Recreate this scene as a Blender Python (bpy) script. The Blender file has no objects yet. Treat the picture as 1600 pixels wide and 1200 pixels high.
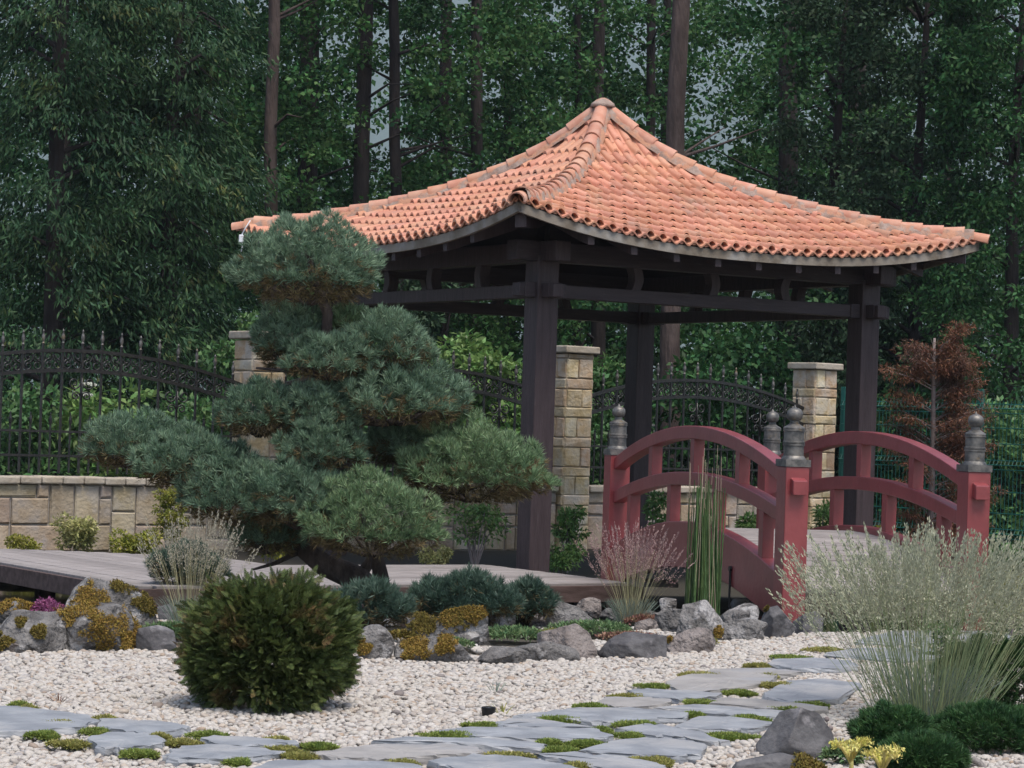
import bpy, bmesh, math, random
import numpy as np
from mathutils import Vector, Matrix, noise
rng = np.random.default_rng(7)
random.seed(7)
R = math.radians
sc = bpy.context.scene
COL = sc.collection

# ------------------------------------------------------------------ camera
FPX = 4000.0                      # focal length in photo pixels (1600 wide)
PITCH, ROLL = 0.01533, 0.033      # looks slightly up, slight clockwise tilt of the picture
EYE = Vector((0, 0, 1.2))
_r0, _u0, FW = Vector((1, 0, 0)), Vector((0, -math.sin(PITCH), math.cos(PITCH))), Vector((0, math.cos(PITCH), math.sin(PITCH)))
RT = _r0*math.cos(ROLL) + _u0*math.sin(ROLL)
UP = _u0*math.cos(ROLL) - _r0*math.sin(ROLL)
cam = bpy.data.cameras.new('camera'); camo = bpy.data.objects.new('camera', cam); COL.objects.link(camo)
camo.matrix_world = Matrix(((RT.x, UP.x, -FW.x, EYE.x), (RT.y, UP.y, -FW.y, EYE.y), (RT.z, UP.z, -FW.z, EYE.z), (0, 0, 0, 1)))
cam.sensor_width = 36; cam.lens = 36*FPX/1600; cam.clip_start = .1; cam.clip_end = 3000
sc.camera = camo

# ------------------------------------------------------------------ light
SUN_EL, SUN_AZ = R(66), R(150)     # overcast: broad weak sun from behind the viewer, to the right (azimuth from +Y, clockwise)
w = bpy.data.worlds.new('World'); sc.world = w; w.use_nodes = True
nt = w.node_tree; bg = nt.nodes['Background']
sky = nt.nodes.new('ShaderNodeTexSky'); sky.sky_type = 'NISHITA'; sky.sun_disc = False
sky.sun_elevation = SUN_EL; sky.sun_rotation = SUN_AZ; sky.air_density = 1.0; sky.dust_density = 3.0; sky.ozone_density = 1.0
nt.links.new(sky.outputs[0], bg.inputs[0]); bg.inputs[1].default_value = .14
sun = bpy.data.lights.new('sun', 'SUN'); sun.energy = 1.9; sun.angle = R(22); sun.color = (1, .94, .86)
suno = bpy.data.objects.new('sun', sun); COL.objects.link(suno)
sd = Vector((math.sin(SUN_AZ)*math.cos(SUN_EL), math.cos(SUN_AZ)*math.cos(SUN_EL), math.sin(SUN_EL)))
suno.rotation_euler = sd.to_track_quat('Z', 'Y').to_euler(); suno.location = (6, -8, 14)
sc.view_settings.view_transform = 'Standard'; sc.view_settings.look = 'None'
sc.view_settings.exposure = 0.6; sc.view_settings.gamma = 1
cy = sc.cycles
cy.max_bounces = 6; cy.diffuse_bounces = 3; cy.glossy_bounces = 3; cy.transmission_bounces = 4; cy.volume_bounces = 0
cy.use_denoising = True
try: cy.denoiser = 'OPENIMAGEDENOISE'
except Exception: pass
cy.caustics_reflective = False; cy.caustics_refractive = False

# ------------------------------------------------------------------ helpers
def ray(x, y): return FW + RT*((x-800)/FPX) + UP*((600-y)/FPX)
def at(x, y, Y): d = ray(x, y); return EYE + d*(Y/d.y)
def gnd(x, y, z=0.0): d = ray(x, y); return EYE + d*((z-EYE.z)/d.z)
def A(*a): return np.array(a, float)
def unit(v): return v/np.maximum(np.linalg.norm(v, axis=-1, keepdims=True), 1e-9)

def tag(o, label=None, cat=None, group=None, kind=None):
    if label: o['label'] = label
    if cat: o['category'] = cat
    if group: o['group'] = group
    if kind: o['kind'] = kind
    return o
def empty(name, loc, rz=0, label=None, cat=None, group=None):
    o = bpy.data.objects.new(name, None); COL.objects.link(o); o.location = loc; o.rotation_euler = (0, 0, rz); o.empty_display_size = .2
    return tag(o, label, cat, group)
def link(name, me, m, parent=None, smooth=False, sharp=None):
    if m is not None:
        for mm in (m if isinstance(m, (list, tuple)) else [m]): me.materials.append(mm)
    if smooth: me.polygons.foreach_set('use_smooth', np.ones(len(me.polygons), bool))
    if sharp: me.set_sharp_from_angle(angle=R(sharp))
    o = bpy.data.objects.new(name, me); COL.objects.link(o)
    if parent is not None: o.parent = parent
    return o
def np_mesh(name, V, Fc, mi=None):
    """V (n,3), Fc (m,k) uniform faces"""
    V = np.asarray(V, np.float32); Fc = np.asarray(Fc, np.int32)
    me = bpy.data.meshes.new(name)
    m, k = Fc.shape
    me.vertices.add(len(V)); me.vertices.foreach_set('co', V.ravel())
    me.loops.add(m*k); me.loops.foreach_set('vertex_index', Fc.ravel())
    me.polygons.add(m); me.polygons.foreach_set('loop_start', np.arange(0, m*k, k, dtype=np.int32))
    if mi is not None: me.polygons.foreach_set('material_index', np.asarray(mi, np.int32))
    me.update(calc_edges=True); me.validate()
    return me
def copy_tree(o, parent=None):
    c = o.copy(); COL.objects.link(c); c.parent = parent
    for ch in list(o.children): copy_tree(ch, c)
    return c

class MB:
    def __init__(s): s.v = []; s.f = []
    def add(s, vs, fs):
        n = len(s.v); s.v += [tuple(v) for v in vs]; s.f += [tuple(i+n for i in f) for f in fs]; return s
    def box(s, c, d, rot=None, taper=1.0):
        x, y, z = d[0]/2, d[1]/2, d[2]/2
        vs = [Vector((sx*x*(taper if sz > 0 else 1), sy*y*(taper if sz > 0 else 1), sz*z)) for sz in (-1, 1) for sy in (-1, 1) for sx in (-1, 1)]
        if rot is not None: vs = [rot @ v for v in vs]
        vs = [v+Vector(c) for v in vs]
        return s.add(vs, [(0, 2, 3, 1), (4, 5, 7, 6), (0, 1, 5, 4), (2, 6, 7, 3), (0, 4, 6, 2), (1, 3, 7, 5)])
    def stone(s, c, d, R3, ch=.012, jit=.004):
        """block whose outer face (local -y) is chamfered"""
        x, y, z = d[0]/2, d[1]/2, d[2]/2
        j = lambda: random.uniform(-jit, jit)
        vs = [(-x, y, -z), (x, y, -z), (x, y, z), (-x, y, z)]
        vs += [(-x+j(), -y+ch, -z+j()), (x+j(), -y+ch, -z+j()), (x+j(), -y+ch, z+j()), (-x+j(), -y+ch, z+j())]
        vs += [(-x+ch+j(), -y+j(), -z+ch+j()), (x-ch+j(), -y+j(), -z+ch+j()), (x-ch+j(), -y+j(), z-ch+j()), (-x+ch+j(), -y+j(), z-ch+j())]
        vs = [R3 @ Vector(v)+Vector(c) for v in vs]
        fs = [(8, 9, 10, 11), (0, 3, 2, 1)]
        for a in range(4):
            b = (a+1) % 4
            fs += [(a, b, 4+b, 4+a), (4+a, 4+b, 8+b, 8+a)]
        return s.add(vs, fs)
    def tube(s, pts, rad, n=8, cap=True, flat=1.0, jit=0):
        pts = [Vector(p) for p in pts]; m = len(pts)
        rad = rad if hasattr(rad, '__len__') else [rad]*m
        vs = []; ref = None
        for i, p in enumerate(pts):
            t = (pts[min(i+1, m-1)]-pts[max(i-1, 0)]).normalized()
            if ref is None: ref = Vector((0, 0, 1)) if abs(t.z) < .9 else Vector((1, 0, 0))
            a = t.cross(ref).normalized(); b = a.cross(t).normalized(); ref = b
            for k in range(n):
                q = 2*math.pi*k/n
                rr = rad[i]*(1+random.uniform(-jit, jit))
                vs.append(p + a*(math.cos(q)*rr) + b*(math.sin(q)*rr*flat))
        fs = [(i*n+k, i*n+(k+1) % n, (i+1)*n+(k+1) % n, (i+1)*n+k) for i in range(m-1) for k in range(n)]
        if cap: fs += [tuple(range(n))[::-1], tuple(range((m-1)*n, m*n))]
        return s.add(vs, fs)
    def lathe(s, prof, c=(0, 0, 0), n=20):
        vs = []; m = len(prof)
        for r, z in prof:
            for k in range(n):
                q = 2*math.pi*k/n; vs.append((c[0]+r*math.cos(q), c[1]+r*math.sin(q), c[2]+z))
        fs = [(i*n+k, i*n+(k+1) % n, (i+1)*n+(k+1) % n, (i+1)*n+k) for i in range(m-1) for k in range(n)]
        fs += [tuple(range(n))[::-1], tuple(range((m-1)*n, m*n))]
        return s.add(vs, fs)
    def sweep(s, pts, prof, side):
        """prof: list of (lateral, vertical); side: lateral unit vector (constant)"""
        k = len(prof); vs = []; side = Vector(side)
        for p in pts:
            p = Vector(p)
            for a, b in prof: vs.append(p + side*a + Vector((0, 0, b)))
        m = len(pts)
        fs = [(i*k+j, i*k+(j+1) % k, (i+1)*k+(j+1) % k, (i+1)*k+j) for i in range(m-1) for j in range(k)]
        fs += [tuple(range(k))[::-1], tuple(range((m-1)*k, m*k))]
        return s.add(vs, fs)
    def poly(s, P, z0, z1):
        """vertical prism from plan polygon"""
        n = len(P)
        vs = [(p[0], p[1], z0) for p in P] + [(p[0], p[1], z1) for p in P]
        fs = [tuple(range(n))[::-1], tuple(range(n, 2*n))] + [(i, (i+1) % n, n+(i+1) % n, n+i) for i in range(n)]
        return s.add(vs, fs)
    def build(s, name, m, parent=None, smooth=False, bevel=0, seg=2, sharp=None):
        me = bpy.data.meshes.new(name); me.from_pydata(s.v, [], s.f)
        bm = bmesh.new(); bm.from_mesh(me); bmesh.ops.recalc_face_normals(bm, faces=bm.faces); bm.to_mesh(me); bm.free()
        o = link(name, me, m, parent, smooth, sharp)
        if bevel:
            b = o.modifiers.new('bevel', 'BEVEL'); b.width = bevel; b.segments = seg; b.limit_method = 'ANGLE'; b.angle_limit = R(35); b.harden_normals = False
        return o

def cards(P, D, N, L, W, cup=.15):
    """diamond leaves: base P, direction D, face normal N (all (n,3)), length L, width W -> V, F"""
    D = unit(D); S = unit(np.cross(D, N)); N2 = np.cross(S, D)
    L = np.broadcast_to(np.asarray(L, float).reshape(-1, 1), (len(P), 1)); W = np.broadcast_to(np.asarray(W, float).reshape(-1, 1), (len(P), 1))
    mid = P + D*L*.45 + N2*W*cup
    V = np.stack([P, mid+S*W*.5, P+D*L-N2*W*cup, mid-S*W*.5], 1).reshape(-1, 3)
    Fc = np.arange(len(P)*4).reshape(-1, 4)
    return V, Fc
def needles(P, Ax, n, L, W, spread=1.2):
    """tufts of n needles at P around axis Ax -> V,F quads (thin diamonds)"""
    m = len(P); Ax = unit(Ax)
    d = Ax[:, None, :] + rng.normal(size=(m, n, 3))*spread*.5
    d = unit(d).reshape(-1, 3); p = np.repeat(P, n, 0)
    ll = L*rng.uniform(.7, 1.15, (m*n))
    return cards(p, d, rng.normal(size=(m*n, 3)), ll, W, 0)
def inst(Vt, Ft, M3, P):
    """copies of template (k,3) under rotations M3 (n,3,3) and positions"""
    n, k = len(P), len(Vt)
    V = np.einsum('nij,kj->nki', M3, Vt) + P[:, None, :]
    Fc = Ft[None] + (np.arange(n)*k)[:, None, None]
    return V.reshape(-1, 3), Fc.reshape(-1, Ft.shape[1])
def frames(Z, spin=None):
    """rotation matrices whose z column is Z"""
    Z = unit(Z); ref = rng.normal(size=Z.shape); X = unit(np.cross(ref, Z)); Y = np.cross(Z, X)
    return np.stack([X, Y, Z], 2)
def cat(parts):
    V = []; Fc = []; n = 0; mi = []
    for k, p in enumerate(parts):
        V.append(p[0]); Fc.append(p[1]+n); n += len(p[0]); mi.append(np.full(len(p[1]), p[2] if len(p) > 2 else 0))
    return np.concatenate(V), np.concatenate(Fc), np.concatenate(mi)
def rdir(n, zmin=-1.0, zmax=1.0):
    z = rng.uniform(zmin, zmax, n); a = rng.uniform(0, 2*np.pi, n); r = np.sqrt(1-z*z)
    return np.stack([r*np.cos(a), r*np.sin(a), z], 1)
def fbm(p, s=1.0, o=3): return noise.fractal(Vector(p)*s, 1.0, 2.0, o)

# ------------------------------------------------------------------ materials
def mat(name, c1, c2=None, ns=6, rough=.8, bump=0, bs=40, isl=0, islh=0, spec=.3, tr=0, metal=0, stretch=None, lo=.38, hi=.62,
        c3=None, ns3=2, lo3=.5, hi3=.65, attr=None, bd=.01, coat=0):
    m = bpy.data.materials.new(name); m.use_nodes = True; t = m.node_tree; N, K = t.nodes, t.links
    b = N['Principled BSDF']; out = N['Material Output']
    tc = N.new('ShaderNodeTexCoord'); oi = N.new('ShaderNodeObjectInfo')
    mp = N.new('ShaderNodeMapping'); K.new(tc.outputs['Object'], mp.inputs['Vector'])
    off = N.new('ShaderNodeMath'); off.operation = 'MULTIPLY'; off.inputs[1].default_value = 37.0; K.new(oi.outputs['Random'], off.inputs[0]); K.new(off.outputs[0], mp.inputs['Location'])
    if stretch: mp.inputs['Scale'].default_value = stretch
    def ramp(scale, lo, hi, det=5):
        n = N.new('ShaderNodeTexNoise'); n.inputs['Scale'].default_value = scale; n.inputs['Detail'].default_value = det; n.inputs['Roughness'].default_value = .6
        K.new(mp.outputs[0], n.inputs['Vector'])
        r = N.new('ShaderNodeMapRange'); r.inputs['From Min'].default_value = lo; r.inputs['From Max'].default_value = hi; K.new(n.outputs[0], r.inputs['Value'])
        return r.outputs[0]
    def mix(fac, a, bb):
        x = N.new('ShaderNodeMix'); x.data_type = 'RGBA'
        if fac is not None: K.new(fac, x.inputs['Factor'])
        for sock, val in ((x.inputs['A'], a), (x.inputs['B'], bb)):
            if isinstance(val, tuple): sock.default_value = (*val, 1)
            else: K.new(val, sock)
        return x.outputs['Result']
    col = None
    if c2: col = mix(ramp(ns, lo, hi), tuple(c1), tuple(c2))
    else:
        rgb = N.new('ShaderNodeRGB'); rgb.outputs[0].default_value = (*c1, 1); col = rgb.outputs[0]
    if c3: col = mix(ramp(ns3, lo3, hi3), col, tuple(c3))
    if isl or islh or attr:
        if attr: g = N.new('ShaderNodeAttribute'); g.attribute_name = attr; rs = g.outputs['Fac']
        else: g = N.new('ShaderNodeNewGeometry'); rs = g.outputs['Random Per Island']
        h = N.new('ShaderNodeHueSaturation'); K.new(col, h.inputs['Color'])
        r = N.new('ShaderNodeMapRange'); r.inputs['To Min'].default_value = 1-isl; r.inputs['To Max'].default_value = 1+isl; K.new(rs, r.inputs['Value']); K.new(r.outputs[0], h.inputs['Value'])
        if islh:
            f = N.new('ShaderNodeMath'); f.operation = 'MULTIPLY'; f.inputs[1].default_value = 7.31; K.new(rs, f.inputs[0])
            fr = N.new('ShaderNodeMath'); fr.operation = 'FRACT'; K.new(f.outputs[0], fr.inputs[0])
            r2 = N.new('ShaderNodeMapRange'); r2.inputs['To Min'].default_value = .5-islh; r2.inputs['To Max'].default_value = .5+islh; K.new(fr.outputs[0], r2.inputs['Value']); K.new(r2.outputs[0], h.inputs['Hue'])
        col = h.outputs[0]
    K.new(col, b.inputs['Base Color'])
    b.inputs['Roughness'].default_value = rough; b.inputs['Specular IOR Level'].default_value = spec; b.inputs['Metallic'].default_value = metal
    if coat: b.inputs['Coat Weight'].default_value = coat; b.inputs['Coat Roughness'].default_value = .25
    if bump:
        n = N.new('ShaderNodeTexNoise'); n.inputs['Scale'].default_value = bs; n.inputs['Detail'].default_value = 6; K.new(mp.outputs[0], n.inputs['Vector'])
        bp = N.new('ShaderNodeBump'); bp.inputs['Strength'].default_value = bump; bp.inputs['Distance'].default_value = bd; K.new(n.outputs[0], bp.inputs['Height']); K.new(bp.outputs[0], b.inputs['Normal'])
    if tr:
        tl = N.new('ShaderNodeBsdfTranslucent'); K.new(col, tl.inputs['Color'])
        ms = N.new('ShaderNodeMixShader'); ms.inputs[0].default_value = tr; K.new(b.outputs[0], ms.inputs[1]); K.new(tl.outputs[0], ms.inputs[2]); K.new(ms.outputs[0], out.inputs[0])
    return m

M = {}
M['wood'] = mat('dark_stained_wood', (.034, .022, .023), (.062, .043, .045), 5, .5, .6, 30, lo=.3, hi=.7, stretch=(6, 6, .5), bd=.008, spec=.32, c3=(.085, .062, .06), ns3=9, lo3=.58, hi3=.75)
M['woodh'] = mat('dark_stained_beam', (.032, .023, .025), (.056, .042, .045), 5, .5, .5, 30, lo=.3, hi=.7, stretch=(.6, 6, 6), bd=.008, spec=.32, c3=(.078, .06, .06), ns3=9, lo3=.58, hi3=.75)
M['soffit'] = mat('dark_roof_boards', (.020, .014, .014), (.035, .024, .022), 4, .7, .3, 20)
M['tile'] = mat('terracotta_tile', (.455, .200, .121), (.535, .266, .175), 3, .6, .25, 60, isl=.15, islh=.007, attr='tile', c3=(.40, .255, .19), ns3=3.2, lo3=.54, hi3=.74, spec=.35, bd=.004)
M['ridge'] = mat('ridge_terracotta', (.455, .212, .135), (.52, .30, .215), 6, .65, .25, 60, isl=.12, islh=.006, c3=(.42, .33, .27), ns3=8, lo3=.58, hi3=.75, bd=.004)
M['mortar'] = mat('grey_mortar', (.22, .16, .13), (.34, .265, .225), 9, .9, .8, 40, c3=(.42, .22, .14), ns3=6, lo3=.46, hi3=.58, bd=.01)
M['fascia'] = mat('weathered_eave_board', (.15, .125, .095), (.25, .22, .18), 5, .85, .4, 30, c3=(.29, .275, .25), ns3=3)
M['red'] = mat('red_paint', (.20, .034, .038), (.26, .055, .058), 5, .33, .4, 25, lo=.30, hi=.70, c3=(.155, .032, .034), ns3=3, lo3=.50, hi3=.75, spec=.5, bd=.004, coat=.25)
M['patina'] = mat('patinated_metal', (.085, .085, .083), (.19, .18, .165), 18, .5, .5, 60, metal=.55, c3=(.20, .15, .09), ns3=12, lo3=.58, hi3=.7, bd=.004)
M['deck'] = mat('weathered_boards', (.20, .18, .17), (.29, .265, .255), 4, .75, .4, 30, stretch=(1, 7, 7), isl=.15, bd=.006)
M['fasciawood'] = mat('brown_fascia_wood', (.065, .042, .036), (.115, .078, .07), 4, .7, .4, 30, stretch=(1, 5, 5), bd=.006)
M['iron'] = mat('black_wrought_iron', (.016, .016, .017), (.034, .032, .030), 30, .38, .3, 80, metal=.3, spec=.6, bd=.002)
M['stone'] = mat('yellow_sandstone', (.46, .345, .20), (.56, .475, .345), 7, .9, .9, 30, isl=.2, islh=.018, c3=(.50, .45, .37), ns3=3.5, lo3=.5, hi3=.66, bd=.012)
M['stonew'] = mat('wall_sandstone', (.31, .24, .16), (.40, .33, .245), 5, .9, .9, 30, isl=.18, islh=.018, c3=(.34, .30, .26), ns3=3, lo3=.48, hi3=.62, bd=.012)
M['cap'] = mat('cap_sandstone', (.35, .30, .23), (.43, .385, .32), 6, .9, .8, 30, isl=.1, bd=.01)
M['joint'] = mat('wall_mortar', (.29, .265, .235), (.36, .33, .30), 12, .95, .5, 60)
M['greenmetal'] = mat('green_coated_wire', (.004, .075, .06), (.007, .10, .08), 5, .45, spec=.4)
M['rock'] = mat('garden_rock', (.085, .080, .077), (.20, .192, .185), 9, .85, 1.0, 30, lo=.34, hi=.62, c3=(.34, .33, .325), ns3=6, lo3=.55, hi3=.63, bd=.05)
M['rockb'] = mat('brownish_rock', (.13, .11, .10), (.25, .22, .205), 9, .85, 1.0, 30, lo=.36, hi=.64, c3=(.36, .34, .33), ns3=5, lo3=.56, hi3=.64, bd=.05)
M['rockd'] = mat('dark_rock', (.055, .053, .056), (.13, .127, .13), 9, .75, .7, 22, lo=.36, hi=.64, c3=(.22, .21, .215), ns3=6, lo3=.56, hi3=.66, bd=.022)
M['slate'] = mat('blue_slate', (.20, .212, .23), (.285, .30, .318), 6, .5, .6, 22, c3=(.32, .315, .31), ns3=3, lo3=.52, hi3=.72, stretch=(1, 1, 4), bd=.006, spec=.4)
M['slateb'] = mat('beige_slate', (.245, .235, .225), (.32, .305, .29), 6, .6, .6, 22, c3=(.25, .255, .27), ns3=3, lo3=.52, hi3=.72, bd=.006)
M['soil'] = mat('soil', (.035, .028, .02), (.07, .055, .04), 6, .95, .6, 40)
M['moss'] = mat('green_moss', (.17, .23, .05), (.25, .30, .08), 14, .9, isl=.35, islh=.02, tr=.3)
M['mossy'] = mat('yellow_moss', (.26, .26, .075), (.35, .33, .11), 14, .9, isl=.35, islh=.02, tr=.3)
M['mossr'] = mat('mustard_rock_moss', (.18, .12, .025), (.26, .175, .04), 14, .95, isl=.4, islh=.02)
M['mosso'] = mat('olive_rock_moss', (.105, .085, .02), (.17, .13, .03), 18, .95, isl=.4, islh=.02)
M['pine'] = mat('blue_pine_needles', (.115, .195, .12), (.19, .28, .18), 3, .5, isl=.5, islh=.03, spec=.3, tr=.2)
M['pineg'] = mat('green_pine_needles', (.14, .22, .11), (.205, .295, .15), 3, .5, isl=.5, islh=.03, spec=.35, tr=.2)
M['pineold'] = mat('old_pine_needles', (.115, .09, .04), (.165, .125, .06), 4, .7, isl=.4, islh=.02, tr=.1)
M['mugo'] = mat('mugo_needles', (.05, .095, .068), (.09, .145, .105), 4, .5, isl=.4, islh=.025, spec=.4, tr=.2)
M['bark'] = mat('pine_bark', (.045, .034, .03), (.10, .08, .07), 12, .95, 1.0, 30, stretch=(1, 1, .4), bd=.03)
M['barkd'] = mat('forest_bark', (.020, .016, .016), (.045, .036, .034), 5, .95, 1.0, 14, stretch=(1, 1, .25), bd=.05)
M['barkr'] = mat('reddish_forest_bark', (.055, .040, .036), (.10, .075, .068), 5, .95, 1.0, 14, stretch=(1, 1, .25), bd=.05)
M['thuja'] = mat('thuja_scales', (.050, .075, .022), (.095, .125, .036), 7, .6, isl=.5, islh=.025, tr=.25, c3=(.18, .11, .05), ns3=6, lo3=.56, hi3=.70)
M['leafd'] = mat('dark_alder_leaf', (.020, .070, .022), (.044, .115, .036), 1.0, .6, isl=.5, islh=.03, spec=.2, tr=.25)
M['leafe'] = mat('fresh_alder_leaf', (.038, .10, .030), (.07, .155, .048), 1.0, .6, isl=.5, islh=.03, spec=.2, tr=.28)
M['leafm'] = mat('mid_green_leaf', (.06, .14, .045), (.10, .195, .065), 1.5, .5, isl=.4, islh=.025, spec=.35, tr=.3)
M['leafb'] = mat('bright_green_leaf', (.11, .21, .055), (.17, .275, .085), 2, .5, isl=.35, islh=.025, spec=.35, tr=.3)
M['leafc'] = mat('drooping_cherry_leaf', (.022, .060, .027), (.042, .092, .036), 1.0, .6, isl=.5, islh=.03, spec=.2, tr=.25, c3=(.13, .145, .045), ns3=1.8, lo3=.58, hi3=.72)
M['leafg'] = mat('greyish_green_leaf', (.032, .070, .034), (.058, .10, .05), 1.2, .6, isl=.45, islh=.03, spec=.2, tr=.22)
M['leafy'] = mat('yellow_green_leaf', (.19, .22, .03), (.28, .27, .05), 8, .55, isl=.3, islh=.02, tr=.25)
M['leafyp'] = mat('pale_variegated_leaf', (.30, .31, .10), (.42, .40, .18), 8, .6, isl=.25, islh=.02, tr=.25)
M['maple'] = mat('rusty_maple_leaf', (.145, .062, .036), (.21, .10, .055), 2.5, .6, isl=.4, islh=.015, tr=.3, c3=(.12, .075, .06), ns3=3)
M['twig'] = mat('grey_twig', (.16, .13, .12), (.26, .22, .21), 9, .9)
M['strawst'] = mat('grass_stem', (.17, .22, .09), (.24, .27, .14), 5, .6, isl=.25, islh=.02, tr=.15)
M['bluest'] = mat('olive_grass_stem', (.20, .26, .14), (.29, .34, .17), 5, .6, isl=.35, islh=.03, tr=.2)
M['panicle'] = mat('pale_green_panicle', (.33, .345, .235), (.43, .44, .32), 6, .7, isl=.25, islh=.02, tr=.25, c3=(.45, .38, .27), ns3=3.5, lo3=.62, hi3=.77)
M['pinkp'] = mat('pink_panicle', (.33, .21, .20), (.42, .30, .275), 7, .75, isl=.25, islh=.015, tr=.2)
M['beigep'] = mat('beige_panicle', (.32, .30, .22), (.42, .39, .31), 7, .75, isl=.25, islh=.015, tr=.25)
M['straw'] = mat('straw_stem', (.30, .285, .15), (.38, .35, .21), 6, .65, isl=.2, tr=.1)
M['blade'] = mat('blue_grey_blade', (.16, .22, .18), (.24, .29, .23), 6, .6, isl=.3, islh=.02, tr=.15)
M['dwarf'] = mat('dwarf_conifer', (.028, .075, .026), (.055, .125, .038), 10, .6, isl=.45, islh=.025, tr=.2)
M['reed'] = mat('horsetail_green', (.040, .085, .025), (.075, .13, .042), 6, .5, isl=.45, islh=.02)
M['reedd'] = mat('horsetail_dry', (.22, .17, .12), (.30, .25, .18), 6, .7, isl=.3)
M['black'] = mat('black_plastic', (.008, .008, .009), (.014, .014, .015), 20, .4)
M['white'] = mat('white_plastic', (.72, .74, .76), None, rough=.4)
M['glass'] = mat('grey_lens', (.22, .24, .26), None, rough=.15, spec=.6)
M['flowery'] = mat('yellow_sedum', (.55, .50, .12), (.68, .62, .24), 20, .7, isl=.2, islh=.02, tr=.2)
M['flowerm'] = mat('magenta_flower', (.30, .085, .20), (.38, .15, .28), 20, .7, isl=.3, islh=.02, tr=.2)
M['flowerw'] = mat('white_flower', (.75, .76, .66), None, rough=.8, isl=.1, tr=.2)
M['sedumr'] = mat('reddish_sedum', (.22, .10, .08), (.30, .20, .13), 14, .8, isl=.35, islh=.03, tr=.15)
M['sedumg'] = mat('green_sedum', (.10, .18, .08), (.16, .23, .10), 14, .8, isl=.35, islh=.03, tr=.2)
M['hill'] = mat('wooded_hill', (.03, .055, .035), (.065, .095, .06), .35, .95, 0, c3=(.09, .12, .08), ns3=.9, lo3=.5, hi3=.6)
M['drift'] = mat('grey_driftwood', (.17, .155, .145), (.27, .25, .235), 20, .9, .5, 40, stretch=(3, 3, 1))
def water_mat():
    m = bpy.data.materials.new('dark_pond_water'); m.use_nodes = True; N, K = m.node_tree.nodes, m.node_tree.links; b = N['Principled BSDF']
    b.inputs['Base Color'].default_value = (.006, .007, .008, 1); b.inputs['Roughness'].default_value = .06; b.inputs['IOR'].default_value = 1.33
    n = N.new('ShaderNodeTexNoise'); n.inputs['Scale'].default_value = 3; bp = N.new('ShaderNodeBump'); bp.inputs['Strength'].default_value = .08; bp.inputs['Distance'].default_value = .02
    K.new(n.outputs[0], bp.inputs['Height']); K.new(bp.outputs[0], b.inputs['Normal']); return m
M['water'] = water_mat()
def pebble_mat():
    m = bpy.data.materials.new('white_pebble'); m.use_nodes = True; N, K = m.node_tree.nodes, m.node_tree.links; b = N['Principled BSDF']
    oi = N.new('ShaderNodeObjectInfo'); cr = N.new('ShaderNodeValToRGB'); cr.color_ramp.interpolation = 'LINEAR'
    e = cr.color_ramp.elements
    pts = [(0, (0.439, 0.407, 0.364)), (.30, (0.413, 0.384, 0.341)), (.52, (0.464, 0.437, 0.404)), (.66, (0.351, 0.318, 0.284)), (.78, (0.401, 0.341, 0.279)), (.86, (0.301, 0.288, 0.279)), (.93, (0.326, 0.252, 0.188)), (.97, (0.169, 0.150, 0.143)), (1, (0.413, 0.384, 0.341))]
    e[0].position, e[0].color = 0, (*pts[0][1], 1); e[1].position, e[1].color = 1, (*pts[-1][1], 1)
    for p, c in pts[1:-1]: q = e.new(p); q.color = (*c, 1)
    K.new(oi.outputs['Random'], cr.inputs[0])
    tc = N.new('ShaderNodeTexCoord'); nz = N.new('ShaderNodeTexNoise'); nz.inputs['Scale'].default_value = 60; nz.inputs['Detail'].default_value = 4; K.new(tc.outputs['Object'], nz.inputs['Vector'])
    mr = N.new('ShaderNodeMapRange'); mr.inputs['To Min'].default_value = .82; mr.inputs['To Max'].default_value = 1.12; K.new(nz.outputs[0], mr.inputs['Value'])
    h = N.new('ShaderNodeHueSaturation'); K.new(cr.outputs[0], h.inputs['Color']); K.new(mr.outputs[0], h.inputs['Value']); K.new(h.outputs[0], b.inputs['Base Color'])
    b.inputs['Roughness'].default_value = .6; b.inputs['Specular IOR Level'].default_value = .3
    return m
M['pebble'] = pebble_mat()
# ------------------------------------------------------------------ the setting: ground, water, hill
GYAW = .566
GU, GV = Vector((math.cos(GYAW), math.sin(GYAW), 0)), Vector((-math.sin(GYAW), math.cos(GYAW), 0))
GF = Vector((.216, 20.767, 0)); GL = 3.397; GC = GF + (GU+GV)*(GL/2)
def ground_z(x, y):
    pond = 1/(1+np.exp(-(y-15.55)/.09)) * 1/(1+np.exp((y-19.2)/.12)) * 1/(1+np.exp((x-6)/.2))
    back = 1/(1+np.exp(-(y-19.6)/.3))
    return -.02 - .45*pond - .10*back + np.where(y > 60, np.minimum((y-60)*.02, 3), 0)
ys = np.concatenate([np.arange(-6, 8, 2), np.arange(8, 15, .5), np.arange(15, 20.6, .1), np.arange(21, 40, 1.5), np.array([45, 60, 90, 150, 300, 700, 1500])])
xs = np.concatenate([np.array([-900, -300, -80, -30, -15]), np.arange(-9, 9.1, .4), np.array([15, 30, 80, 300, 900])])
XX, YY = np.meshgrid(xs, ys); V = np.stack([XX, YY, ground_z(XX, YY)], 2).reshape(-1, 3)
ny, nx = XX.shape; ii = np.arange(ny*nx).reshape(ny, nx)
gm = mat('garden_ground', (.26, .235, .205), (.36, .33, .30), 30, .95, .8, 60)
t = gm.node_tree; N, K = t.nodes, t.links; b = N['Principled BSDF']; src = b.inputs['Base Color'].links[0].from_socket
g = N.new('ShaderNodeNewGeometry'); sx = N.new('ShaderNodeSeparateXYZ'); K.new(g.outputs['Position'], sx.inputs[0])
mr = N.new('ShaderNodeMapRange'); mr.inputs['From Min'].default_value = 12.6; mr.inputs['From Max'].default_value = 14.6; K.new(sx.outputs['Y'], mr.inputs['Value'])
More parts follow.
